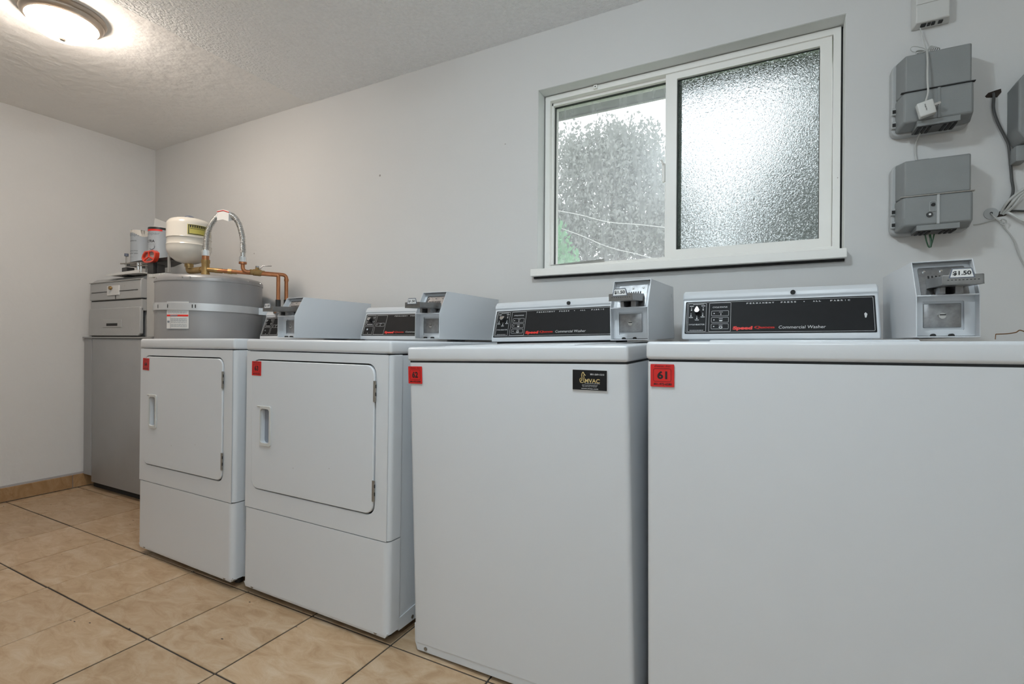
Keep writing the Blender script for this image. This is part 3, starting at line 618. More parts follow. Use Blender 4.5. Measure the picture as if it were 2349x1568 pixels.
def coin_meter(n, label, lx, ly, z=.9345, depth=.37, side=1):
    p = MP[n]; R3 = Euler(rot_of(p)).to_matrix(); o = R3 @ Vector((lx, ly, z)) + Vector(p[:3])
    t = thing('coin_meter', label, 'coin box', o, rot_of(p), 'coin payment boxes on the machines')
    wd, hk, hh, sb = .110, .094, .176, .045; th = .0018
    prof = [(0, .0), (0, hk), (sb, hh), (depth, hh + .002), (depth, 0)]
    bm = new(); full = [(a, b) for a, b in prof]
    for x0, x1 in ((0, th), (wd - th, wd)): plate(bm, full, x0, x1, SIDE)
    plate(bm, [(sb, hh), (depth, hh + .002), (depth, hh + .002 - th), (sb, hh - th)], 0, wd, SIDE)
    plate(bm, [(0, 0), (depth, 0), (depth, th * 1.5), (0, th * 1.5)], 0, wd, SIDE)
    plate(bm, [(depth - th, 0), (depth, 0), (depth, hh), (depth - th, hh)], 0, wd, SIDE)
    hs = obj('housing', bm, 'enamel', t, mod=.0007)
    # lower face with coin vault door
    fy = .026
    bm = new(); ring(bm, corners(th, wd - th, .004, hk, 3), rrect(.014, wd - .020, .016, hk - .012, .003, 3), fy, fy + .006, FRONT); box(bm, th, wd - th, .0005, fy + .01, hk - .0015, hk + .001)
    obj('lower_face', bm, 'enamel', t)
    bm = new(); box(bm, .014, wd - .020, fy + .006, fy + .012, .016, hk - .012); box(bm, .014, .018, fy + .001, fy + .01, .016, hk - .012); obj('vault_recess', bm, 'enamel_d', t)
    bm = new(); box(bm, .0185, wd - .0245, fy + .001, fy + .008, .023, hk - .0175, bev=.0015, seg=2); v = obj('vault_door', bm, 'galv', t)
    cx, cz = .052, .049
    bm = new(); cyl(bm, (cx, fy - .002, cz), (cx, fy + .002, cz), .0065, n=20); k = obj('vault_lock', bm, 'steel', v)
    bm = new(); box(bm, cx - .005, cx + .006, fy - .0026, fy - .0015, cz + .001, cz + .0035); obj('key_slot', bm, 'gap', v)
    for x in (.034, .066): bm = new(); cyl(bm, (x, .012, .0045), (x, fy - .001, .0045), .0042, n=14); obj('mounting_nut', bm, 'gap', t)
    # upper slanted face with slot plate
    def SL(x, y, d):                                          # x, distance up the slope, depth behind the opening plane
        L = math.hypot(sb, hh - hk); uy, uz = sb / L, (hh - hk) / L
        return (x, uy * y + uz * d, hk + uz * y - uy * d)
    L = math.hypot(sb, hh - hk)
    bm = new(); box(bm, th, wd - th, 0, 0, 0, 0) if False else None
    plate(bm, [(th, .0105), (wd - th, .0105), (wd - th, L + .0085), (th, L + .0085)], .020, .022, SL); obj('upper_face', bm, 'enamel', t)
    bm = new(); plate(bm, rrect(.014, wd - .012, .0105, L - .006, .004, 3), .0165, .020, SL); sp = obj('slot_plate', bm, 'galv', t)
    bm = new()
    for i in range(8): x = .030 + i * .0068; plate(bm, [(x, L - .042), (x + .003, L - .042), (x + .003, L - .030), (x, L - .030)], .0158, .0168, SL)
    obj('coin_slots', bm, 'gap', sp)
    bm = new()
    for x, y in ((.056, L - .018), (.025, L - .018), (.086, L - .018), (.032, .012), (.078, .012)):
        a = SL(x, y, .017); b = SL(x, y, .014); cyl(bm, a, b, .0026, n=10)
    obj('rivets', bm, 'chrome', sp)
    # slide tray
    sx0, sx1, y0, y1, z0, z1 = .025, .091, -.088, .035, .108, .128
    bm = new()
    box(bm, sx0, sx1, y0, y0 + .003, z0, z1, bev=.0008, seg=1)
    # raised tag plate outline
    plate(bm, [(sx0 + .010, z1 - .001), (sx1 - .014, z1 - .001), (sx1 - .020, z1 + .014), (sx0 + .016, z1 + .014)], y0, y0 + .003, FRONT)
    for x in (sx0, sx1 - .0025): plate(bm, [(y0, z0), (y1, z0 + .004), (y1, z0 + .026), (y0, z1 - .001)], x, x + .0025, SIDE)
    plate(bm, [(y0, z0), (y1, z0 + .004), (y1, z0 + .0065), (y0, z0 + .0025)], sx0, sx1, SIDE)
    for i in range(7): x = sx0 + .008 + i * .0078; plate(bm, [(y0 + .006, z0 + .003), (y1, z0 + .006), (y1, z0 + .020), (y0 + .006, z0 + .012)], x, x + .0012, SIDE)
    sl = obj('coin_slide', bm, 'slidem', t, mod=.0005)
    bm = new(); box(bm, sx0 + .012, sx0 + .022, -.02, .03, hk + .001, z0 + .002); box(bm, sx1 - .026, sx1 - .012, -.012, .035, hk + .001, z0 + .004); obj('slide_bracket', bm, 'galv', sl, mod=.001)
    bm = new(); plate(bm, [(sx0 + .010, z1 - .007), (sx1 - .014, z1 - .007), (sx1 - .019, z1 + .0125), (sx0 + .015, z1 + .0125)], y0 - .0006, y0, FRONT); obj('tag_border', bm, 'bluecap', sl)
    bm = new(); plate(bm, [(sx0 + .0125, z1 - .0055), (sx1 - .0165, z1 - .0055), (sx1 - .0205, z1 + .011), (sx0 + .0165, z1 + .011)], y0 - .0011, y0 - .0004, FRONT); obj('price_tag', bm, 'tag', sl)
    bm = new(); text_into(bm, '$1.50', -.0145, .0145, -.005, .0048, 0, .03); printed('lettering', bm, 'print_k', sl, ((sx0 + sx1) / 2 - .002, y0 - .0015, z1 + .0025), (PI / 2, 0, 0))
    bm = new()
    for i in range(9): x = sx0 + .008 + i * .006; box(bm, x, x + .003, y0 - .0005, y0 + .0005, z0 + .0085, z0 + .0098)
    obj('notches', bm, 'gap', sl)
    # screw near the rear of the side
    x = wd if side > 0 else 0
    bm = new(); box(bm, x - .001, x + .001, depth - .045, depth - .015, hh - .032, hh - .024) if n in ('63', '64') else cyl(bm, (x - .001, depth - .03, hh - .03), (x + .0012, depth - .03, hh - .03), .007, n=14)
    obj('side_notch', bm, 'enamel_d', t)
    return t
coin_meter('61', 'coin payment box with $1.50 slide on washer 61, nearest one at the right', .545, .262)
coin_meter('62', 'coin payment box with $1.50 slide on washer 62, below the middle of the window', .544, .26)
coin_meter('63', 'coin payment box with $1.50 slide on dryer 63', .543, .297, .9385, .43)
coin_meter('64', 'coin payment box with $1.50 slide on dryer 64, beside the copper pipes', .541, .28, .9375, .44)

# ------------------------------------------------------------------ grey cabinet and drawers by the corner
CX0, CX1, CY = -2.852, -2.072, -.405
t = thing('metal_cabinet', 'dark grey metal floor cabinet between the left wall and the dryers', 'cabinet', (0, 0, 0))
bm = new(); box(bm, CX0 + .09, CX1, CY + .002, -.03, .075, .938); obj('body', bm, 'grey_low', t)
bm = new(); box(bm, CX0 + .105, CX1 - .01, CY - .006, CY + .004, .045, .93, bev=.003, seg=2); obj('door', bm, 'grey_low', t)
bm = new(); box(bm, CX0, CX0 + .093, CY - .004, -.03, .08, .935, bev=.002, seg=1); obj('side_stile', bm, 'grey_low', t)
bm = new(); box(bm, CX0 - .004, CX1 + .002, CY - .012, -.03, .934, .9425, bev=.001, seg=1); obj('top_edge', bm, 'grey_low', t)
bm = new(); box(bm, CX0 + .05, CX1, CY + .03, -.05, 0, .08); obj('plinth', bm, 'gap', t)
t = thing('drawer_unit', 'grey metal two-tier drawer unit standing on the dark grey cabinet', 'drawers', (-2.5, CY, .943))
VX0, VX1 = -2.785, -2.195; ox = 2.5
def lx(u, v=700): return at(u, v, CY).x + 2.5
def lz(u, v): return at(u, v, CY).z - .943
bm = new(); box(bm, VX0 + ox - .02, VX1 + ox + .012, .03, .34, 0, .345); obj('carcass', bm, 'grey_box', t)
bm = new(); plate(bm, [(-.006, .222), (-.004, .330), (.03, .354), (.33, .362), (.33, .222)], VX0 + ox + .004, VX1 + ox - .004, SIDE); u = obj('upper_drawer', bm, 'grey_box', t, mod=.005)
zz = lz(265, 668); bm = new(); box(bm, VX0 + ox + .03, VX1 + ox - .03, -.0075, -.004, zz - .0015, zz + .0015); obj('crease', bm, 'gap', u)
bm = new(); box(bm, VX0 + ox + .002, VX1 + ox - .002, -.009, -.003, .329, .333, bev=.001, seg=1); obj('fold_edge', bm, 'post', u)
a = lx(250, 666); b = lx(277, 666); z1 = lz(263, 655); z0 = lz(263, 677)
bm = new(); box(bm, a, b, -.0105, -.004, z0, z1, bev=.001, seg=1); k = obj('knob_plate', bm, 'paper', u)
bm = new(); kx, kz = lx(259, 661), lz(259, 661); kx += .008; cyl(bm, (kx, -.008, kz), (kx, -.016, kz), .007, .007, 14); cyl(bm, (kx, -.015, kz), (kx, -.024, kz), .012, .010, 16); obj('knob', bm, 'brass', u)
bm = new(); xx = lx(267.8, 685); box(bm, xx - .003, xx + .003, -.0072, -.004, .224, z0 - .002); obj('key_slit', bm, 'gap', u)
bm = new(); box(bm, VX0 + ox + .004, VX1 + ox - .0, .002, .3, .15, .216, bev=.002, seg=1); l = obj('lower_drawer', bm, 'grey_box', t)
bm = new(); plate(bm, [(VX0 + ox + .016, .170), (VX0 + ox, .162), (VX0 + ox, .012), (VX0 + ox + .008, .006), (VX1 + ox - .02, .006), (VX1 + ox, .02), (VX1 + ox, .167), (VX1 + ox - .006, .172)][::-1], -.008, .01, FRONT); obj('drawer_front', bm, 'grey_box', l, mod=.003)
bm = new(); box(bm, VX0 + ox + .004, VX1 + ox, .004, .02, .216, .222); box(bm, VX0 + ox + .01, VX1 + ox, .004, .02, 0, .006); obj('shadow_gap', bm, 'gap', t)
a, b = lx(240, 741), lx(283, 741); z0, z1 = lz(261, 750.5), lz(261, 733)
bm = new(); box(bm, a, b, -.0105, -.007, z0, z1, bev=.001, seg=1); obj('pull_plate', bm, 'grey_box', l)
a, b = lx(249, 741), lx(274, 741); z0, z1 = lz(261, 747.2), lz(261, 741.2)
bm = new(); box(bm, a, b, -.0115, -.0104, z0, z1); obj('pull_slot', bm, 'gap', l)
# corner post beside the tank
bm = new(); box(bm, -2.148, -2.132, CY + .004, CY + .05, .943, 1.30); box(bm, -2.134, -2.062, CY + .004, CY + .012, .943, 1.284, bev=.002, seg=1)
tag(obj('corner_post', bm, 'post'), 'light grey upright metal post between the drawer unit and the round tank', 'post')

# ------------------------------------------------------------------ water heater
HX, HY, HR = -1.714, -.302, .250
t = thing('water_heater', 'large round silver-grey water heater tank behind the far dryer', 'water heater', (HX, HY, 0))
bm = new(); lathe(bm, [(0, .05), (HR, .05), (HR, 1.222), (HR + .003, 1.223), (HR + .003, 1.232), (HR + .001, 1.242), (HR - .008, 1.252), (HR - .02, 1.256), (HR - .05, 1.256), (0, 1.262)], 96); obj('tank_jacket', bm, 'tank', t, angle=50)
bm = new(); lathe(bm, [(0, 0), (.24, 0), (.24, .05), (0, .05)], 32); obj('base_ring', bm, 'gap', t)
bm = new()
for a in (-100, -60, -52 + 0, -20, 10, 35):
    a = math.radians(a); c = Vector((math.cos(a), math.sin(a), 0)); cyl(bm, c * (HR - .002) + Vector((0, 0, 1.238)), c * (HR + .005) + Vector((0, 0, 1.238)), .0035, n=8)
obj('cap_screws', bm, 'steel', t)
def wrap_patch(bm, a0, a1, z0, z1, r, n=12, th=.001):
    vs = []
    for i in range(n + 1):
        a = math.radians(a0 + (a1 - a0) * i / n); vs.append([bm.verts.new((rr * math.cos(a), rr * math.sin(a), z)) for rr, z in ((r, z0), (r, z1), (r - th, z1), (r - th, z0))])
    for p, q in zip(vs, vs[1:]):
        for k in range(4): bm.faces.new((p[k], q[k], q[(k + 1) % 4], p[(k + 1) % 4]))
    bm.faces.new(vs[0]); bm.faces.new(vs[-1][::-1])
bm = new(); wrap_patch(bm, -79, -53, .981, 1.119, HR + .0018); wl = obj('warning_label', bm, 'paper', t)
bm = new(); wrap_patch(bm, -78.7, -53.4, 1.043, 1.052, HR + .0024); obj('red_band', bm, 'print_r', wl)
bm = new(); rnd = random.Random(3)
for i, z in enumerate((1.098, 1.102, 1.060, 1.065, 1.034, 1.029, 1.024, 1.019, 1.013, 1.004, .998, .993)):
    a = -77.5 if z > 1.05 else -73
    while a < -55:
        b = min(a + rnd.uniform(1.2, 3.4), -55); wrap_patch(bm, a, b, z - .0011, z + .0006, HR + .0024, 2); a = b + .5
wrap_patch(bm, -73.9, -73.6, .985, 1.038, HR + .0024, 2); wrap_patch(bm, -78, -75, 1.012, 1.022, HR + .0024, 3); wrap_patch(bm, -74, -65, 1.0445, 1.0505, HR + .0028, 3)
wrap_patch(bm, -79, -53, .981, .983, HR + .0024, 10); wrap_patch(bm, -79, -53, 1.1165, 1.1185, HR + .0024, 10)
obj('lettering', bm, 'print_grey', wl)
# seismic strap: from the post round the tank, then straight to the wall
pts = []
zs = lambda k: 1.092 - .010 * k
A0, A1 = -104, 30
pts.append((at(351, 704, CY).x, CY + .000, 1.106))
for i in range(25):
    a = math.radians(A0 + (A1 - A0) * i / 24); pts.append((HX + (HR + .005) * math.cos(a), HY + (HR + .005) * math.sin(a), 1.096 - .010 * i / 24))
e = at(628, 723, -.03); pts.append((-1.40, -.035, 1.080)); 
bm = new(); prev = None
P = [Vector(p) for p in pts]
for i, p in enumerate(P):
    d = (P[min(i + 1, len(P) - 1)] - P[max(i - 1, 0)]).normalized(); nrm = d.cross(Vector((0, 0, 1))).normalized() * .0012
    hh = .0185; q = [bm.verts.new(p + nrm + Vector((0, 0, hh))), bm.verts.new(p + nrm - Vector((0, 0, hh))), bm.verts.new(p - nrm - Vector((0, 0, hh))), bm.verts.new(p - nrm + Vector((0, 0, hh)))]
    if prev:
        for k in range(4): bm.faces.new((prev[k], q[k], q[(k + 1) % 4], prev[(k + 1) % 4]))
    else: bm.faces.new(q)
    prev = q
bm.faces.new(prev)
st = thing('restraint_strap', 'bright galvanized strap wrapped around the grey tank', 'strap', (0, 0, 0)); obj('band', bm, 'strap', st)
bm = new()
for a in (-93, -76.5, -49, -46):
    b = math.radians(a); c = Vector((HX + (HR + .0062) * math.cos(b), HY + (HR + .0062) * math.sin(b), 1.094)); tx = Vector((-math.sin(b), math.cos(b), 0)) * .0022
    n_ = Vector((math.cos(b), math.sin(b), 0)) * .0012
    q = [bm.verts.new(c + s1 * tx + n_ + Vector((0, 0, s2 * .0085))) for s1, s2 in ((-1, -1), (1, -1), (1, 1), (-1, 1))]; bm.faces.new(q)
for f in (.35, .55, .75):
    p = P[-2].lerp(P[-1], f); d = (P[-1] - P[-2]).normalized(); nr = d.cross(Vector((0, 0, 1))).normalized(); cyl(bm, p + nr * .0008, p + nr * .0022, .0042, n=10)
obj('strap_slots', bm, 'gap', st)

# plumbing on top of the heater
ZP = 1.283
def pz(u, v, z=ZP): return atz(u, v, z)
t = thing('tee_fitting', 'brass tee fitting standing on the heater below the flexible hose', 'pipe fitting', (-1.592, -.405, 1.258))
bm = new(); lathe(bm, [(0, 0), (.020, 0), (.020, .012), (.018, .016), (.018, .060), (.0205, .066), (.0205, .080), (0, .080)], 24); cyl(bm, (0, 0, .032), (.052, .022, .026), .012, n=14); cyl(bm, (0, 0, .032), (-.045, -.0, .032), .0135, n=14); obj('body', bm, 'brass', t)
bm = new(); cyl(bm, (0, 0, .080), (0, 0, .103), .0165, n=20); obj('copper_collar', bm, 'copper', t)
T0 = Vector((-1.592, -.405, 1.258))
# flexible connector
path2d = [(472.3, 583, 0), (472.6, 560, .05), (475, 540, .1), (479, 526, .15), (487, 510.5, .25), (499, 497, .36), (512, 490, .46), (526, 491.5, .55), (539, 499.5, .65), (548.5, 514.7, .78), (554, 533.8, .86), (557, 553, .92), (557.3, 578.5, 1)]
Y0, Y1 = -.405, -.311
P3 = [at(u, v, Y0 + (Y1 - Y0) * k) for u, v, k in path2d]
t = thing('flexible_hose', 'ribbed stainless flexible hose looping above the heater', 'hose', (0, 0, 0))
bm = new(); sp = smooth_path(P3, 40); Ls = [0]
for a, b in zip(sp, sp[1:]): Ls.append(Ls[-1] + (b - a).length)
NS = 460; res = []; j = 0
for i in range(NS):
    s = Ls[-1] * i / (NS - 1)
    while j < len(Ls) - 2 and Ls[j + 1] < s: j += 1
    res.append(sp[j].lerp(sp[j + 1], (s - Ls[j]) / max(Ls[j + 1] - Ls[j], 1e-9)))
tube(bm, res, lambda i, m: .0142 if i % 6 in (0, 1, 2) else .0100, n=14, smooth=False); obj('ribbed_tube', bm, 'steel', t, angle=80)
a = P3[0]; b = T0 + Vector((0, 0, .098)); bm = new(); cyl(bm, b + Vector((0, 0, .02)), a + Vector((0, 0, .004)), .0115, n=16); obj('plain_end', bm, 'steel', t)
bm = new(); cyl(bm, b, b + Vector((0, 0, .033)), .020, n=6); bmesh.ops.bevel(bm, geom=bm.edges[:], offset=.003, segments=2, affect='EDGES'); obj('hex_nut', bm, 'chrome', t)
B0 = at(557, 600, Y1)
bm = new(); cyl(bm, P3[-1], B0 + Vector((0, 0, .02)), .0115, n=16); obj('plain_end', bm, 'steel', t)
bm = new(); cyl(bm, B0 + Vector((0, 0, -.004)), B0 + Vector((0, 0, .026)), .020, n=6); bmesh.ops.bevel(bm, geom=bm.edges[:], offset=.003, segments=2, affect='EDGES'); obj('hex_nut', bm, 'chrome', t)
i0, i1 = int(NS * .455), int(NS * .60); bm = new(); prev = None
tg = []
for s in (0, .5, 1):
    p = res[int(i0 + (i1 - i0) * s)]; tg.append(p)
q = []
for k, p in enumerate(tg): q.append((bm.verts.new(p + Vector((.0, -.016, .018))), bm.verts.new(p + Vector((.004, -.02, -.034))), bm.verts.new(p + Vector((0, .014, -.02))), bm.verts.new(p + Vector((0, .014, .014)))))
for a, b in zip(q, q[1:]):
    for k in range(4): bm.faces.new((a[k], b[k], b[(k + 1) % 4], a[(k + 1) % 4]))
bm.faces.new(q[0]); bm.faces.new(q[-1][::-1]); tgo = obj('paper_tag', bm, 'paper', t)
bm = new(); a, b = tg[0] + Vector((.002, -.0175, .012)), tg[2] + Vector((.002, -.0175, .012)); m_ = tg[1] + Vector((.002, -.0175, .012))
tube(bm, [a, m_, b], .0022, n=4, smooth=False); obj('red_stripe', bm, 'print_r', tgo)
# copper lines
def pipe(name, label, pts, r, extra=None):
    t = thing(name, label, 'pipe', (0, 0, 0)); bm = new(); tube(bm, pts, r, n=14, smooth=False); obj('copper_tube', bm, 'copper', t, angle=60); return t
def rounded(pts, r=.022, n=6):
    P = [Vector(p) for p in pts]; out = [P[0]]
    for a, b, c in zip(P, P[1:], P[2:]):
        d1 = (a - b).normalized(); d2 = (c - b).normalized(); s = b + d1 * r; e = b + d2 * r
        for k in range(n + 1): q = k / n; out.append(s * (1 - q) ** 2 + b * 2 * q * (1 - q) + e * q * q)
    out.append(P[-1]); return out
R_p = .0095
E1 = pz(657, 630.5, 1.279); Vx = pz(590, 625, 1.281); B1 = pz(560, 620, 1.283)
low2 = at(657, 690, E1.y)
t = pipe('copper_pipe', 'copper water pipe with a lever valve running down at the wall, right one', rounded([B0 + Vector((0, 0, 0)), Vector((B0.x, B0.y, B1.z)), Vx, E1, Vector((E1.x, E1.y, low2.z))]), R_p)
bm = new(); cyl(bm, B0 + Vector((0, 0, -.002)), B0 + Vector((0, 0, -.012)), .019, n=16); cyl(bm, Vector((E1.x, E1.y, E1.z - .02)), Vector((E1.x, E1.y, E1.z - .034)), .0115, n=14); obj('collar', bm, 'copper', t)
d = (E1 - B1).normalized(); bm = new(); cyl(bm, Vx - d * .035, Vx + d * .035, .0135, n=12); cyl(bm, Vx, Vx + Vector((0, 0, .026)), .009, n=10); cyl(bm, Vx - d * .018, Vx + d * .018, .017, n=12); v = obj('valve_body', bm, 'brass', t)
bm = new(); cyl(bm, Vx + Vector((0, 0, .026)), Vx + Vector((0, 0, .034)), .008, n=6); h0 = at(596, 617.5, Vx.y + .01); h1 = at(603, 609.5, Vx.y + .02); h2 = at(623, 610, Vx.y + .05)
tube(bm, [Vx + Vector((0, 0, .03)), h0, h1, h2], .0028, n=6, smooth=False); obj('lever', bm, 'galv', v)
def tail(t, x, y, z):
    bm = new(); cyl(bm, (x, y, z + .006), (x, y, z - .036), .0125, n=14); obj('insulation', bm, 'blackp', t)
    bm = new(); cyl(bm, (x, y, z - .034), (x, y, z - .085), .012, n=12); cyl(bm, (x, y, z - .06), (x - .004, 0, z - .06), .010, n=12); cyl(bm, (x, y, z - .06), (x + .006, y - .022, z - .06), .013, n=14); obj('stop_valve', bm, 'galv', t)
    bm = new(); cyl(bm, (x + .006, y - .0215, z - .06), (x + .0062, y - .0235, z - .06), .006, n=12); obj('valve_stem', bm, 'copper', t)
tail(t, E1.x, E1.y, low2.z)
E2 = pz(638.5, 631, 1.272); low1 = at(638.5, 690, E2.y); S1 = T0 + Vector((.052, .022, .026))
t = pipe('copper_pipe', 'copper water pipe from the brass tee running down at the wall, left one', rounded([S1 - Vector((.01, .004, 0)), Vector((S1.x + .01, S1.y + .004, S1.z)), E2, Vector((E2.x, E2.y, low1.z))], .006), R_p)
d = (E2 - S1); bm = new(); q = S1 + d * .19; dn = d.normalized(); cyl(bm, q, q + dn * .018, .0145, n=6); cyl(bm, q - dn * .02, q, .0115, n=12); cyl(bm, q + dn * .018, q + dn * .04, .0115, n=12); obj('union', bm, 'brass', t)
bm = new(); cyl(bm, S1 - dn * .004, S1 + dn * .03, .0125, n=12); obj('collar', bm, 'brass', t)
tail(t, E2.x, E2.y, low1.z)

# expansion tank on its elbow
EC = at(434, 560, -.40)
t = thing('expansion_tank', 'small cream expansion tank with a yellow label above the heater', 'tank', (EC.x, -.40, 1.262))
z0 = 1.328 - 1.262; R_e = .102
prof = [(0, z0), (.03, z0 + .002), (.06, z0 + .012), (.085, z0 + .032), (.098, z0 + .058), (R_e, z0 + .075), (R_e, z0 + .090), (R_e + .0015, z0 + .093), (R_e, z0 + .096), (R_e - .0018, z0 + .099), (R_e - .0018, z0 + .126), (R_e + .0015, z0 + .130), (R_e, z0 + .133), (R_e, z0 + .2), (.098, z0 + .214), (.088, z0 + .226), (.07, z0 + .233), (.03, z0 + .238), (0, z0 + .239)]
bm = new(); lathe(bm, prof, 64); obj('shell', bm, 'beige', t, angle=50)
bm = new(); lathe(bm, [(0, z0 + .232), (.027, z0 + .232), (.024, z0 + .246), (.015, z0 + .253), (0, z0 + .254)], 24); obj('cap', bm, 'bluecap', t)
bm = new(); wrap_patch(bm, -34, 36, z0 + .140, z0 + .192, R_e + .0012, 16); yl = obj('label', bm, 'yellow', t)
bm = new()
wrap_patch(bm, -32, 34, z0 + .142, z0 + .145, R_e + .0018, 16); wrap_patch(bm, -32, -30, z0 + .143, z0 + .190, R_e + .0018, 2); wrap_patch(bm, -32, 34, z0 + .187, z0 + .190, R_e + .0018, 16)
for k in range(11): a = -28 + k * 5.4; wrap_patch(bm, a, a + 3.2, z0 + .176, z0 + .189, R_e + .0018, 2)
wrap_patch(bm, -28, 30, z0 + .170, z0 + .172, R_e + .0018, 12)
obj('label_print', bm, 'print_k', yl)
ex = T0.x - EC.x; bm = new(); tube(bm, rounded([(0, 0, z0 + .01), (0, 0, .028), (ex - .03, -.004, .028)], .02), .0165, n=16, smooth=False); cyl(bm, (0, 0, z0 + .006), (0, 0, z0 - .014), .021, n=16); obj('elbow_fitting', bm, 'brass', t)
bm = new(); cyl(bm, (.035, -.002, .028), (ex - .03, -.004, .028), .0140, n=16); obj('nipple', bm, 'copper', t)

# flue riser conduit at the wall behind the tank is only its shadow; clutter on top of the drawer unit
TOPZ = .943 + .362
def on(u, v, y): return at(u, v, y)
def can(u0, u1, vt, y, label, words, zb, R_=.052):
    c = at((u0 + u1) / 2, (vt + 600) / 2, y); zt = at((u0 + u1) / 2, vt, y - R_ * .0).z
    t = thing('paint_can', label, 'paint can', (c.x, y, zb), group='cylindrical paint cans'); h = zt - zb
    bm = new(); lathe(bm, [(0, .004), (R_ - .003, .004), (R_, 0), (R_ + .001, .003), (R_, .007), (R_, h - .006), (R_ + .0015, h - .003), (R_ + .0005, h), (R_ - .004, h), (R_ - .006, h - .004), (0, h - .004)], 40); obj('body', bm, 'canblue', t)
    # printed words wrapped on the side facing the camera
    for (s, a0, z, ww, hh_, m, bold) in words:
        bm = new(); text_into(bm, s, 0, ww * 1.12, 0, hh_, 0, bold)
        for v in bm.verts: a = a0 + v.co.x / R_; v.co = Vector(((R_ + .0006) * math.cos(a), (R_ + .0006) * math.sin(a), h - z + v.co.y))
        printed('lettering', bm, m, t)
    return t, h
shelf_z = 1.395
A = -2.15
t1, h = can(303, 343, 530, -.27, 'pale blue paint can on the black tray, left of the pair, without a red stripe', [('valspar', A, .045, .088, .022, 'print_grey', 0), ('signature', A + .3, .075, .045, .011, 'print_k', 0), ('paint & primer', A + .25, .135, .055, .008, 'print_k', 0), ('interior satin', A + .25, .15, .055, .008, 'print_k', 0), ('gloss', A + .25, .172, .03, .007, 'print_grey', 0)], shelf_z)
bm = new()
for i in range(14):
    a = -2.2 + i * .2; b = a + .2; d0 = .03 - .012 * math.sin(i * .5); q = [bm.verts.new(((.0535) * math.cos(x), .0535 * math.sin(x), z)) for x, z in ((a, h - .002), (b, h - .002), (b, h - d0), (a, h - d0 - .001))]; bm.faces.new(q)
obj('cream_band', bm, 'canwhite', t1)
t2, h = can(342, 386, 524, -.285, 'pale blue paint can on the black tray, right of the pair, with a red stripe', [('valspar', A - .1, .052, .088, .022, 'print_grey', 0), ('ULTRA', A + .05, .092, .058, .015, 'print_k', .02), ('paint + primer', A + .2, .105, .055, .005, 'print_grey', 0), ('semi-gloss', A + .8, .178, .04, .005, 'print_grey', 0)], shelf_z)
bm = new(); lathe(bm, [(.0528, h - .014), (.0535, h - .014), (.0535, h - .001), (.0528, h - .001)], 40); obj('black_band', bm, 'blackp', t2)
bm = new(); wrap_patch(bm, -122, -8, h - .024, h - .014, .0534, 12); obj('red_stripe', bm, 'print_r', t2)
bm = new(); lathe(bm, [(0, h - .004), (.047, h - .004), (.047, h + .002), (.043, h + .004), (0, h + .003)], 32); obj('lid', bm, 'canwhite', t2)
bm = new()
for k in range(14): a = -2.2 + k * .17; cyl(bm, (.0535 * math.cos(a), .0535 * math.sin(a), .10), (.0537 * math.cos(a), .0537 * math.sin(a), .10), .001, n=4) if False else None
tube(bm, [(.054 * math.cos(a), .054 * math.sin(a), z) for a, z in [(-1.15 + .3 * math.cos(q), .078 + .016 * math.sin(q)) for q in [-2.4 + .35 * k for k in range(9)]]], .0016, n=4); obj('swirl_logo', bm, 'print_grey', t2)
# black tray under the cans, with legs down to the drawer unit
t = thing('tray_stand', 'black shallow tray on thin metal legs carrying the paint cans', 'tray', (0, 0, 0))
a = at(327, 604, -.28); b = at(428, 604, -.33)
bm = new(); plate(bm, [(a.x - .09, -.34), (a.x + .12, -.36), (b.x - .06, -.355), (b.x, -.33), (b.x - .05, -.28), (a.x + .2, -.20), (a.x - .09, -.20)], shelf_z - .022, shelf_z - .001, FLAT)
for v in bm.verts:
    if v.co.z < shelf_z - .01: v.co.x += (a.x + .15 - v.co.x) * .12
obj('tray', bm, 'blackp', t, mod=.003)
for u, y in ((388, -.365), (336, -.34)):
    p = at(u, 590, y); bm = new(); z1 = at(u, 583, y).z if u > 350 else shelf_z - .01
    yb = y; cyl(bm, (p.x, yb, TOPZ - .001), (p.x, yb, z1), .0075 if u > 350 else .005, n=10); obj('leg', bm, 'steel', t)
bm = new(); cyl(bm, (a.x - .06, -.22, TOPZ - .001), (a.x - .06, -.22, shelf_z - .01), .005, n=8); obj('leg', bm, 'steel', t)
# white card behind the cans
a, b, c, d = at(355, 500, -.19), at(386, 512, -.17), at(384, 560, -.17), at(350, 560, -.19)
bm = new(); vs = [bm.verts.new(p) for p in (a, b, Vector((b.x, b.y - .02, shelf_z)), Vector((a.x - .01, a.y - .03, shelf_z)))]; bm.faces.new(vs); r = bmesh.ops.extrude_face_region(bm, geom=bm.faces[:]); [setattr(v, 'co', v.co + Vector((0, .003, 0))) for v in r['geom'] if isinstance(v, bmesh.types.BMVert)]
tag(obj('white_card', bm, 'paper'), 'plain white card standing upright behind the two paint cans', 'card')
a, b = at(385, 526, -.35), at(392, 524, -.35)
bm = new(); vs = [bm.verts.new(p) for p in (at(384, 527, -.342), at(391.5, 524, -.342), at(389, 560, -.345), at(391, 588, -.345), at(397, 598, -.345), at(388, 598, -.342), at(386, 575, -.342), at(384, 550, -.342))]; bm.faces.new(vs); r = bmesh.ops.extrude_face_region(bm, geom=bm.faces[:]); [setattr(v, 'co', v.co + Vector((0, .002, 0))) for v in r['geom'] if isinstance(v, bmesh.types.BMVert)]
tag(obj('torn_paper', bm, 'paper'), 'narrow torn white paper between the right paint can and the cream tank', 'paper')
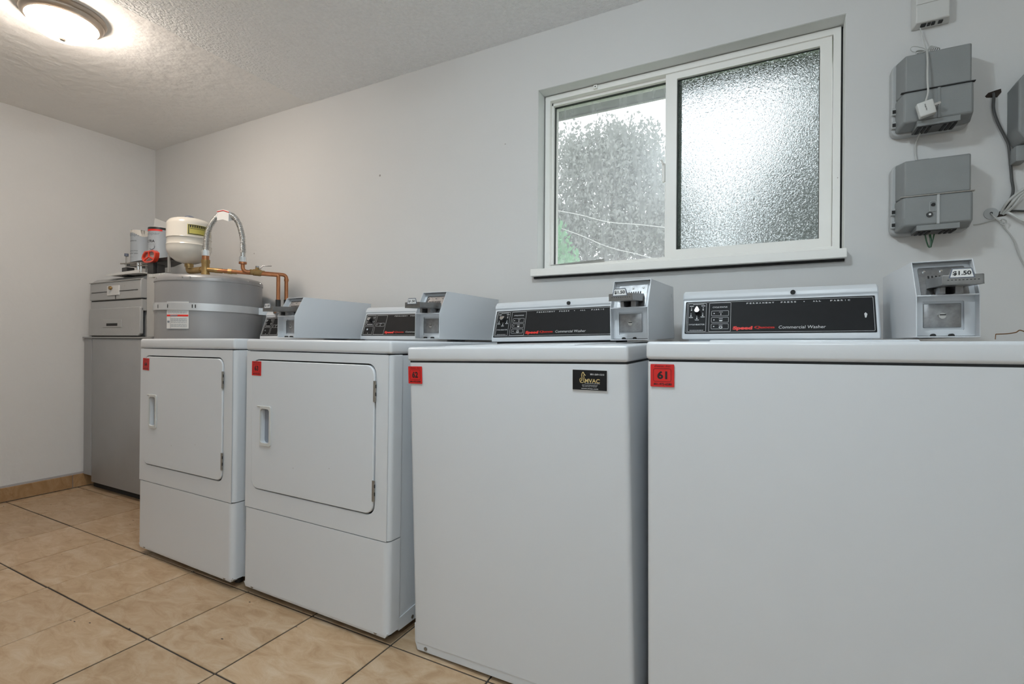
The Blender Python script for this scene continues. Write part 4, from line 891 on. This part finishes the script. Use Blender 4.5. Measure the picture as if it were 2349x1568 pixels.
# red tape dispenser
p = at(345, 589, -.385); s = (at(361, 589, -.385).x - at(329, 589, -.385).x) / 2; h2 = (at(345, 574, -.385).z - at(345, 602, -.385).z) / 2
t = thing('tape_dispenser', 'red rounded plastic tape dispenser in front of the paint cans', 'dispenser', (p.x, -.385, p.z))
bm = new(); lp = [(-s * .55, h2), (s * .65, h2 * 1.0), (s, h2 * .55), (s * .95, -h2 * .2), (s * .7, -h2 * .8), (s * .3, -h2), (-s * .5, -h2 * .95), (-s * .85, -h2 * .6), (-s, -h2 * .1), (-s * .85, h2 * .5)][::-1]
ring(bm, lp, [(x * .82, z * .74) for x, z in lp], -.012, .012, FRONT); obj('frame', bm, 'tape', t, mod=.002)
bm = new(); plate(bm, [(x * .84, z * .78) for x, z in lp], .002, .006, FRONT); obj('side_plate', bm, 'clear', t)
bm = new(); 
for ang in (90, 215, 325): a_ = math.radians(ang); tube(bm, [(0, -.008, 0), (s * .8 * math.cos(a_), -.008, h2 * .8 * math.sin(a_))], .005, n=5, smooth=False)
obj('spokes', bm, 'tape', t)
bm = new(); box(bm, -s * .2, s * .3, -.01, .02, -(p.z - (shelf_z - .02)) - .0, -h2 * .9) if p.z - h2 > shelf_z else box(bm, -s * .4, s * .4, .0, .02, -(p.z - TOPZ), -h2 * .9); obj('base', bm, 'blackp', t)
# clamp tool with black grip
t = thing('bar_clamp', 'small metal bar clamp with a thin upright screw and a black pad', 'clamp', (0, 0, 0))
ya = -.37
bm = new(); box(bm, at(288, 618, ya).x, at(300, 618, ya).x, ya - .02, ya + .02, TOPZ - .001, at(294, 614, ya).z, bev=.002, seg=1); obj('pad', bm, 'blackp', t)
bm = new(); cyl(bm, (at(289.5, 600, ya).x, ya, at(289, 615, ya).z), (at(289.5, 600, ya).x, ya, at(289, 587, ya).z), .0035, n=8); a = at(277, 604.5, ya); b = at(312, 603, ya); tube(bm, [a, b, at(345, 604, ya + .0)], .004, n=6, smooth=False)
tube(bm, [at(300, 608, ya), at(330, 608.5, ya), at(352, 609, ya)], .005, n=6, smooth=False)
obj('bar', bm, 'hinge', t)
bm = new(); p = at(290, 584.5, ya); cyl(bm, p - Vector((0, 0, .008)), p + Vector((0, 0, .008)), .011, n=12); obj('screw_knob', bm, 'bluecap', t)
bm = new(); p = at(317, 602, ya); cyl(bm, (p.x, ya, TOPZ), (p.x, ya, p.z), .008, n=8); cyl(bm, (p.x + .03, ya, TOPZ), (p.x + .03, ya, p.z), .006, n=8); obj('jaw', bm, 'steel', t)
bm = new(); a, b = at(355, 611, -.36), at(366, 611, -.36); box(bm, a.x, b.x, -.37, -.33, TOPZ - .001, at(360, 607, -.36).z, bev=.002, seg=1); tag(obj('black_block', bm, 'blackp'), 'small black block beside the clamp, in front of the tray', 'block')
# sheet of white paper and a ribbed strip lying on top
bm = new(); a = at(262, 626, CY).x
plate(bm, [(-2.56, CY - .012), (-2.18, CY - .012), (-2.16, -.14), (-2.62, -.12)], TOPZ - .001, TOPZ + .003, FLAT)
for v in bm.verts: v.co.z += .004 * (math.sin(v.co.x * 9) + 1)
plate(bm, [(-2.60, TOPZ + .001), (-2.20, TOPZ + .003), (-2.19, TOPZ + .019), (-2.40, TOPZ + .017), (-2.54, TOPZ + .012)][::-1], CY - .0135, CY - .011, FRONT)
tag(obj('paper_sheet', bm, 'paper'), 'loose white paper sheet lying on the drawer unit', 'paper')
bm = new()
for k in range(12): x = -1.93 + k * .0125; box(bm, x, x + .007, -.50, -.44, 1.2565, 1.272)
box(bm, -1.93, -1.785, -.495, -.445, 1.256, 1.262)
tag(obj('ribbed_strip', bm, 'white_pl'), 'white ribbed plastic strip lying on the heater top', 'strip')

# ------------------------------------------------------------------ utility boxes on the right 
def nid_box(z0, z1, label, upper):
    """telecom enclosure: base on the wall, two-tier front cover, hinges at the left"""
    X0, X1, Yf = 1.312, 1.500, -.10
    t = thing('utility_box', label, 'utility box', ((X0 + X1) / 2, 0, (z0 + z1) / 2), group='grey telephone enclosures on the wall')
    ww = (X1 - X0) / 2; hz = (z1 - z0) / 2
    bm = new(); plate(bm, rrect(-ww, ww, -hz - .002, hz + .002, .022, 4), -.034, -.0005, FRONT); obj('base', bm, 'nid_l', t, mod=.004)
    zm = -hz * .08
    # lower cover
    def frustum(bm, lo, hi, y0, y1):
        A = [bm.verts.new((x, y0, z)) for x, z in lo]; B = [bm.verts.new((x, y1, z)) for x, z in hi]; n = len(A)
        bm.faces.new(A); bm.faces.new(B)
        for i in range(n): bm.faces.new((A[i], A[(i + 1) % n], B[(i + 1) % n], B[i]))
    bm = new(); r = lambda x0, x1, a, b: [(x0, a), (x1, a), (x1, b), (x0, b)]
    frustum(bm, r(-ww + .008, ww - .002, -hz + .004, zm), r(-ww + .018, ww - .012, -hz + .012, zm), -.034, Yf)
    obj('lower_cover', bm, 'nid', t, mod=.006)
    bm = new(); frustum(bm, r(-ww + .010, ww - .006, zm + .001, hz - .002), r(-ww + .022, ww - .016, zm + .001, hz - .010), -.034, Yf + .003)
    obj('upper_cover', bm, 'nid', t, mod=.004)
    bm = new(); box(bm, -ww + .012, ww - .008, Yf - .001, Yf + .01, zm - .0012, zm + .0012); obj('cover_lip', bm, 'gap' if upper else 'hinge', t)
    bm = new(); box(bm, .002, .009, Yf - .003, Yf + .004, -hz + .012, zm - .002, bev=.001, seg=1); obj('rib', bm, 'nid_l' if not upper else 'nid', t)
    bm = new(); box(bm, -ww + .05, ww - .04, Yf - .001, -.03, -hz - .004, -hz + .012, bev=.001, seg=1); obj('connector_hood', bm, 'nid', t)
    bm = new()
    for k in range(8):
        if k in (3, 4): continue
        x = -ww + .056 + k * .0115; box(bm, x, x + .006, -.09, -.04, -hz - .0075, -hz - .0035)
    obj('connector', bm, 'gap', t)
    bm = new(); box(bm, -ww + .05, ww - .045, -.095, -.036, -hz - .0055, -hz - .0038); obj('connector_strip', bm, 'blackp', t)
    for k, z in enumerate((-hz * .35, -hz * .72)):
        bm = new(); box(bm, -ww - .001, -ww + .012, -.044, -.026, z - .011, z + .011, bev=.002, seg=1); h = obj('hinge', bm, 'nid_l', t)
        bm = new(); box(bm, -ww + .001, -ww + .009, -.046, -.0435, z - .006, z + .004); obj('hinge_slot', bm, 'gap', h)
    if not upper:
        bm = new(); cyl(bm, (-.014, Yf + .004, -hz * .62), (-.014, Yf - .003, -hz * .62), .0075, n=20); l = obj('lock', bm, 'blackp', t)
        bm = new(); cyl(bm, (-.014, Yf - .003, -hz * .62), (-.014, Yf - .0045, -hz * .62), .003, n=10); obj('lock_core', bm, 'chrome', l)
        bm = new(); cyl(bm, (-.006, Yf + .004, -hz * .36), (-.006, Yf - .003, -hz * .36), .0048, n=16); obj('screw_boss', bm, 'gap', t)
        bm = new(); ring(bm, rrect(-.0145, .001, -hz * .54, -hz * .27, .003, 3), rrect(-.0135, 0, -hz * .53, -hz * .28, .0025, 3), Yf - .002, Yf + .002, FRONT); obj('screw_frame', bm, 'nid_l', t)
        bm = new(); plate(bm, rrect(-.037, .003, hz - .004, hz + .010, .005, 4), -.03, -.024, FRONT); tb = obj('mount_tab', bm, 'nid', t)
        bm = new(); cyl(bm, (-.018, -.031, hz + .003), (-.018, -.028, hz + .003), .004, n=12); obj('screw', bm, 'hinge', tb)
    return t, hz, Yf
nb1 = nid_box(1.572, 1.793, 'upper grey plastic utility box with a white power adapter hanging in front', True)
nb2 = nid_box(1.266, 1.481, 'lower grey plastic utility box with a round lock, below the other one', False)
# the right edge box
bm = new(); a = at(2337, 250, -.08)
t = thing('utility_box', 'grey box cut off by the right edge of the photo', 'utility box', (a.x, 0, 0))
z1, z0, zz = at(2337, 185, -.08).z, at(2337, 300, -.08).z, at(2345, 160, -.08).z
plate(bm, [(0, z0), (0, z1), (.02, zz), (.18, zz), (.18, z0 - .035), (.016, z0 - .028)], -.08, 0, FRONT); obj('cover', bm, 'nid', t, mod=.004)
bm = new(); box(bm, .004, .03, -.05, 0, z0 - .075, z0 - .03, bev=.004); obj('cable_boss', bm, 'nid', t)
# white modem box at the top
z0 = 1.9; a0, a1 = 1.366, 1.452
t = thing('modem_box', 'small white wall box near the ceiling above the utility boxes', 'modem', ((a0 + a1) / 2, 0, z0))
zb = at(2090, 69, -.004).z; zf = at(2087 + 10, 62, -.03).z - z0
bm = new(); ww = (a1 - a0) / 2; zlo = at(2092, 73, 0).z - z0
A = [(-ww, 0), (ww, 0)]
lo = [bm.verts.new(p) for p in ((-ww - .002, -.0005, zlo), (ww + .004, -.0005, zlo), (ww + .004, -.0005, .24), (-ww - .002, -.0005, .24))]; hi = [bm.verts.new(p) for p in ((-ww + .005, -.034, zlo + .006), (ww - .001, -.034, zlo + .006), (ww - .001, -.034, .235), (-ww + .005, -.034, .235))]
bm.faces.new(lo); bm.faces.new(hi)
for i in range(4): bm.faces.new((lo[i], lo[(i + 1) % 4], hi[(i + 1) % 4], hi[i]))
obj('case', bm, 'white_pl', t, mod=.003)
s_ = at(2120, 8, -.034).z - z0; bm = new(); box(bm, -ww + .006, ww - .002, -.0345, -.033, s_ - .0004, s_ + .0004); obj('seam', bm, 'hinge', t)
bm = new()
for x0, x1 in ((-.024, -.012), (-.008, -.001), (.002, .01), (.018, .028)): box(bm, x0, x1, -.026, -.012, zlo - .0008 + .001, zlo + .004)
obj('ports', bm, 'gap', t)

# adapter hanging from the modem cable
pa = at(2124, 250, -.125)
t = thing('power_adapter', 'white square power adapter with flat prongs hanging before the upper utility box', 'power adapter', pa, (0, math.radians(-13), 0))
bm = new(); box(bm, -.019, .019, -.010, .012, -.021, .021, bev=.0035, seg=3); bd = obj('body', bm, 'white_pl', t)
bm = new(); text_into(bm, 'Google Fiber', 0, .020, 0, .0042, 0, .01); o = printed('lettering', bm, 'print_k', bd, (-.004, -.0106, .012), (PI / 2, PI / 2 - .0, 0))
bm = new()
for y in (-.004, .005): box(bm, .018, .034, y - .0008, y + .0008, .0005, .007)
obj('prongs', bm, 'chrome', t)
# modem cord
t = thing('modem_cord', 'thin white cord bundled in a bow between the white wall box and adapter', 'cord', (0, 0, 0))
top = at(2111, 67, -.018); top.z += .004; knot = at(2126, 117, -.035)
bm = new(); tube(bm, [top, at(2114, 78, -.02), at(2118, 90, -.025), at(2122, 104, -.03), knot], .0016, n=6)
tube(bm, [knot, at(2127, 118, -.075), at(2127.3, 124, -.106), at(2128, 145, -.112), at(2127.5, 165, -.118), at(2128, 190, -.12), at(2129, 212, -.122), Vector((pa.x - .001, pa.y, pa.z + .0215))], .0024, n=8)
obj('cord', bm, 'cable_w', t)
bm = new(); rnd = random.Random(11)
K = lambda u, v, y=-.035: at(u, v, y)
tube(bm, [knot, K(2112, 117), K(2096, 119), K(2089, 113), K(2093, 107), K(2105, 107), K(2120, 111), knot], .0013, n=5)
tube(bm, [knot, K(2110, 115, -.04), K(2100, 119, -.04), K(2108, 124, -.04), knot], .0016, n=5); tube(bm, [knot, K(2112, 122, -.045), K(2103, 127, -.045), K(2104, 122, -.045), knot], .0016, n=5)
for k in range(5):
    w_ = 12 + k * 4.2; tube(bm, [knot, K(2126 + w_ * .5, 108 + k * .3 - (k % 2) * 2, -.03 - .005 * k), K(2126 + w_, 106 + k * 1.1, -.03 - .004 * k), K(2126 + w_ * .9, 112 + k, -.03), K(2126 + w_ * .5, 119 + k * .5, -.035), knot], .0014, n=5)
bmesh.ops.translate(bm, verts=bm.verts, vec=(0, 0, 0)); obj('coils', bm, 'cable_w', t)
# cable between the two boxes
t = obj('wall_cable', (lambda b: (tube(b, [at(2112, 303, -.05), at(2106, 315, -.02), at(2101, 330, -.006), at(2100, 350, -.005), at(2103, 370, -.006)], .0024, n=8), b)[1])(new()), 'cable_w'); tag(t, 'short grey-white cable joining the upper and lower utility boxes', 'cable')
bm = new(); tube(bm, [at(2122, 538, -.07), at(2126, 555, -.072), at(2132, 567, -.074), at(2138, 556, -.074), at(2143, 537, -.07)], .0018, n=6); tube(bm, [at(2133, 538, -.07), at(2136, 556, -.074), at(2134, 567, -.075)], .0028, n=6)
tag(obj('ground_wires', bm, 'wire_green'), 'dark green wire loop hanging under the lower utility box', 'wire')
# hole with dark cable
h0 = at(2279, 216, 0)
bm = new(); plate(bm, [(h0.x - .019, h0.z - .002), (h0.x - .012, h0.z + .006), (h0.x + .004, h0.z + .010), (h0.x + .016, h0.z + .012), (h0.x + .017, h0.z + .002), (h0.x + .008, h0.z - .011), (h0.x - .006, h0.z - .009), (h0.x - .016, h0.z - .007)][::-1], -.0012, -.0002, FRONT); tag(obj('wall_patch', bm, 'dust_hole'), 'ragged dark hole in the wall right of the upper utility box', 'hole', None)
bm = new(); tube(bm, [at(2279, 214, .0), at(2280, 224, -.012), at(2279, 245, -.012), at(2283, 265, -.012), at(2293, 290, -.012), at(2306, 315, -.012), at(2314, 335, -.012), at(2318, 375, -.010), at(2321, 410, -.010), at(2323, 445, -.02), at(2300, 484, -.008)], .0035, n=8)
tag(obj('dark_cable', bm, 'cable_g'), 'dark grey cable coming out of the ragged wall hole and running down', 'cable')
# blank cover disc with cord
dc = at(2273, 490, 0)
t = thing('cover_disc', 'round white cover plate with a cord through its centre, right of the lower box', 'cover plate', (dc.x, 0, dc.z))
bm = new(); cyl(bm, (0, 0, 0), (0, -.003, 0), .0165, n=32); obj('disc', bm, 'nid_l', t); bm = new(); cyl(bm, (0, -.0028, .001), (0, -.0036, .001), .0035, n=14); obj('hole', bm, 'gap', t)
bm = new(); tube(bm, [at(2273, 489, -.003), at(2279, 495, -.012), at(2286, 502, -.014), at(2293, 508, -.012), at(2300, 513, -.012), at(2303, 521, -.008), at(2310, 529, -.006), at(2319, 540, -.006), at(2328, 556, -.006), at(2335, 578, -.006), at(2343, 596, -.006), at(2352, 612, -.006)], .0018, n=6)
tube(bm, [at(2293, 508, -.01), at(2299, 502, -.016), at(2307, 505, -.016), at(2308, 511, -.014), at(2301, 515, -.012), at(2295, 511, -.01), at(2298, 506, -.012)], .0018, n=6)
tag(obj('thin_cord', bm, 'cable_w'), 'thin white cord knotted below the cover disc and hanging to the lower right', 'cord')
bm = new(); tube(bm, [at(2233, 515, -.004), at(2250, 513, -.004), at(2270, 507, -.004), at(2285, 503, -.005), at(2293, 507, -.006)], .0016, n=6)
tag(obj('phone_wire', bm, 'cable_w'), 'thin grey wire from the lower utility box towards the cover disc', 'wire')
j = at(2299, 489, 0)
bm = new(); plate(bm, [(j.x - .012, j.z - .010), (j.x + .006, j.z - .008), (j.x + .02, j.z + .004), (j.x + .026, j.z + .02), (j.x + .012, j.z + .018), (j.x - .006, j.z + .006)][::-1], -.0012, -.0002, FRONT); tag(obj('wall_patch', bm, 'dust_hole'), 'dark hole where the white cable bundle enters the wall', 'hole')
t = thing('cable_bundle', 'bundle of thick white cables entering the wall at the right edge', 'cables', (0, 0, 0))
for k, pts in enumerate(([(2297, 490), (2301, 478), (2312, 462), (2330, 446), (2356, 428)], [(2299, 490), (2310, 479), (2324, 462), (2338, 447), (2356, 436)], [(2301, 491), (2314, 483), (2328, 470), (2341, 452), (2358, 440)])):
    bm = new(); tube(bm, [at(u, v, -.004 - .012 * min(i, 2)) for i, (u, v) in enumerate(pts)], .0036, n=8); obj('cable', bm, 'cable_w', t)
bm = new(); tube(bm, [at(2301, 488, -.003), at(2315, 489, -.015), at(2330, 497, -.02), (at(2340, 503, -.02)), at(2358, 510, -.02)], .0036, n=8); obj('cable', bm, 'white_pl', t)
bm = new(); tube(bm, [at(2330, 483.5, -.004), at(2360, 484, -.01)], .003, n=6, smooth=False); tube(bm, [at(2303, 486, -.002), at(2318, 484, -.008), at(2332, 483.5, -.008)], .003, n=6); obj('cable', bm, 'cable_g', t)
# rust line low on the wall at the right edge
bm = new(); P_ = [at(2284, 766, 0), at(2310, 765, 0), at(2330, 762, 0), at(2340, 757, 0), at(2356, 763, 0)]
tube(bm, [p - Vector((0, .0002, 0)) for p in P_], .0014, n=4); tube(bm, [at(2284, 766, 0), at(2283, 778, 0)], .001, n=4, smooth=False); tag(obj('rust_stain', bm, 'rust'), 'thin rusty stain line on the wall low at the right edge', 'stain')

for o in scn.objects:
    if o.name.split('.')[0] in ('rivets', 'connector', 'coin_slots', 'cap_screws', 'notches', 'strap_slots', 'ports', 'spokes', 'coils'): o['kind'] = 'stuff'
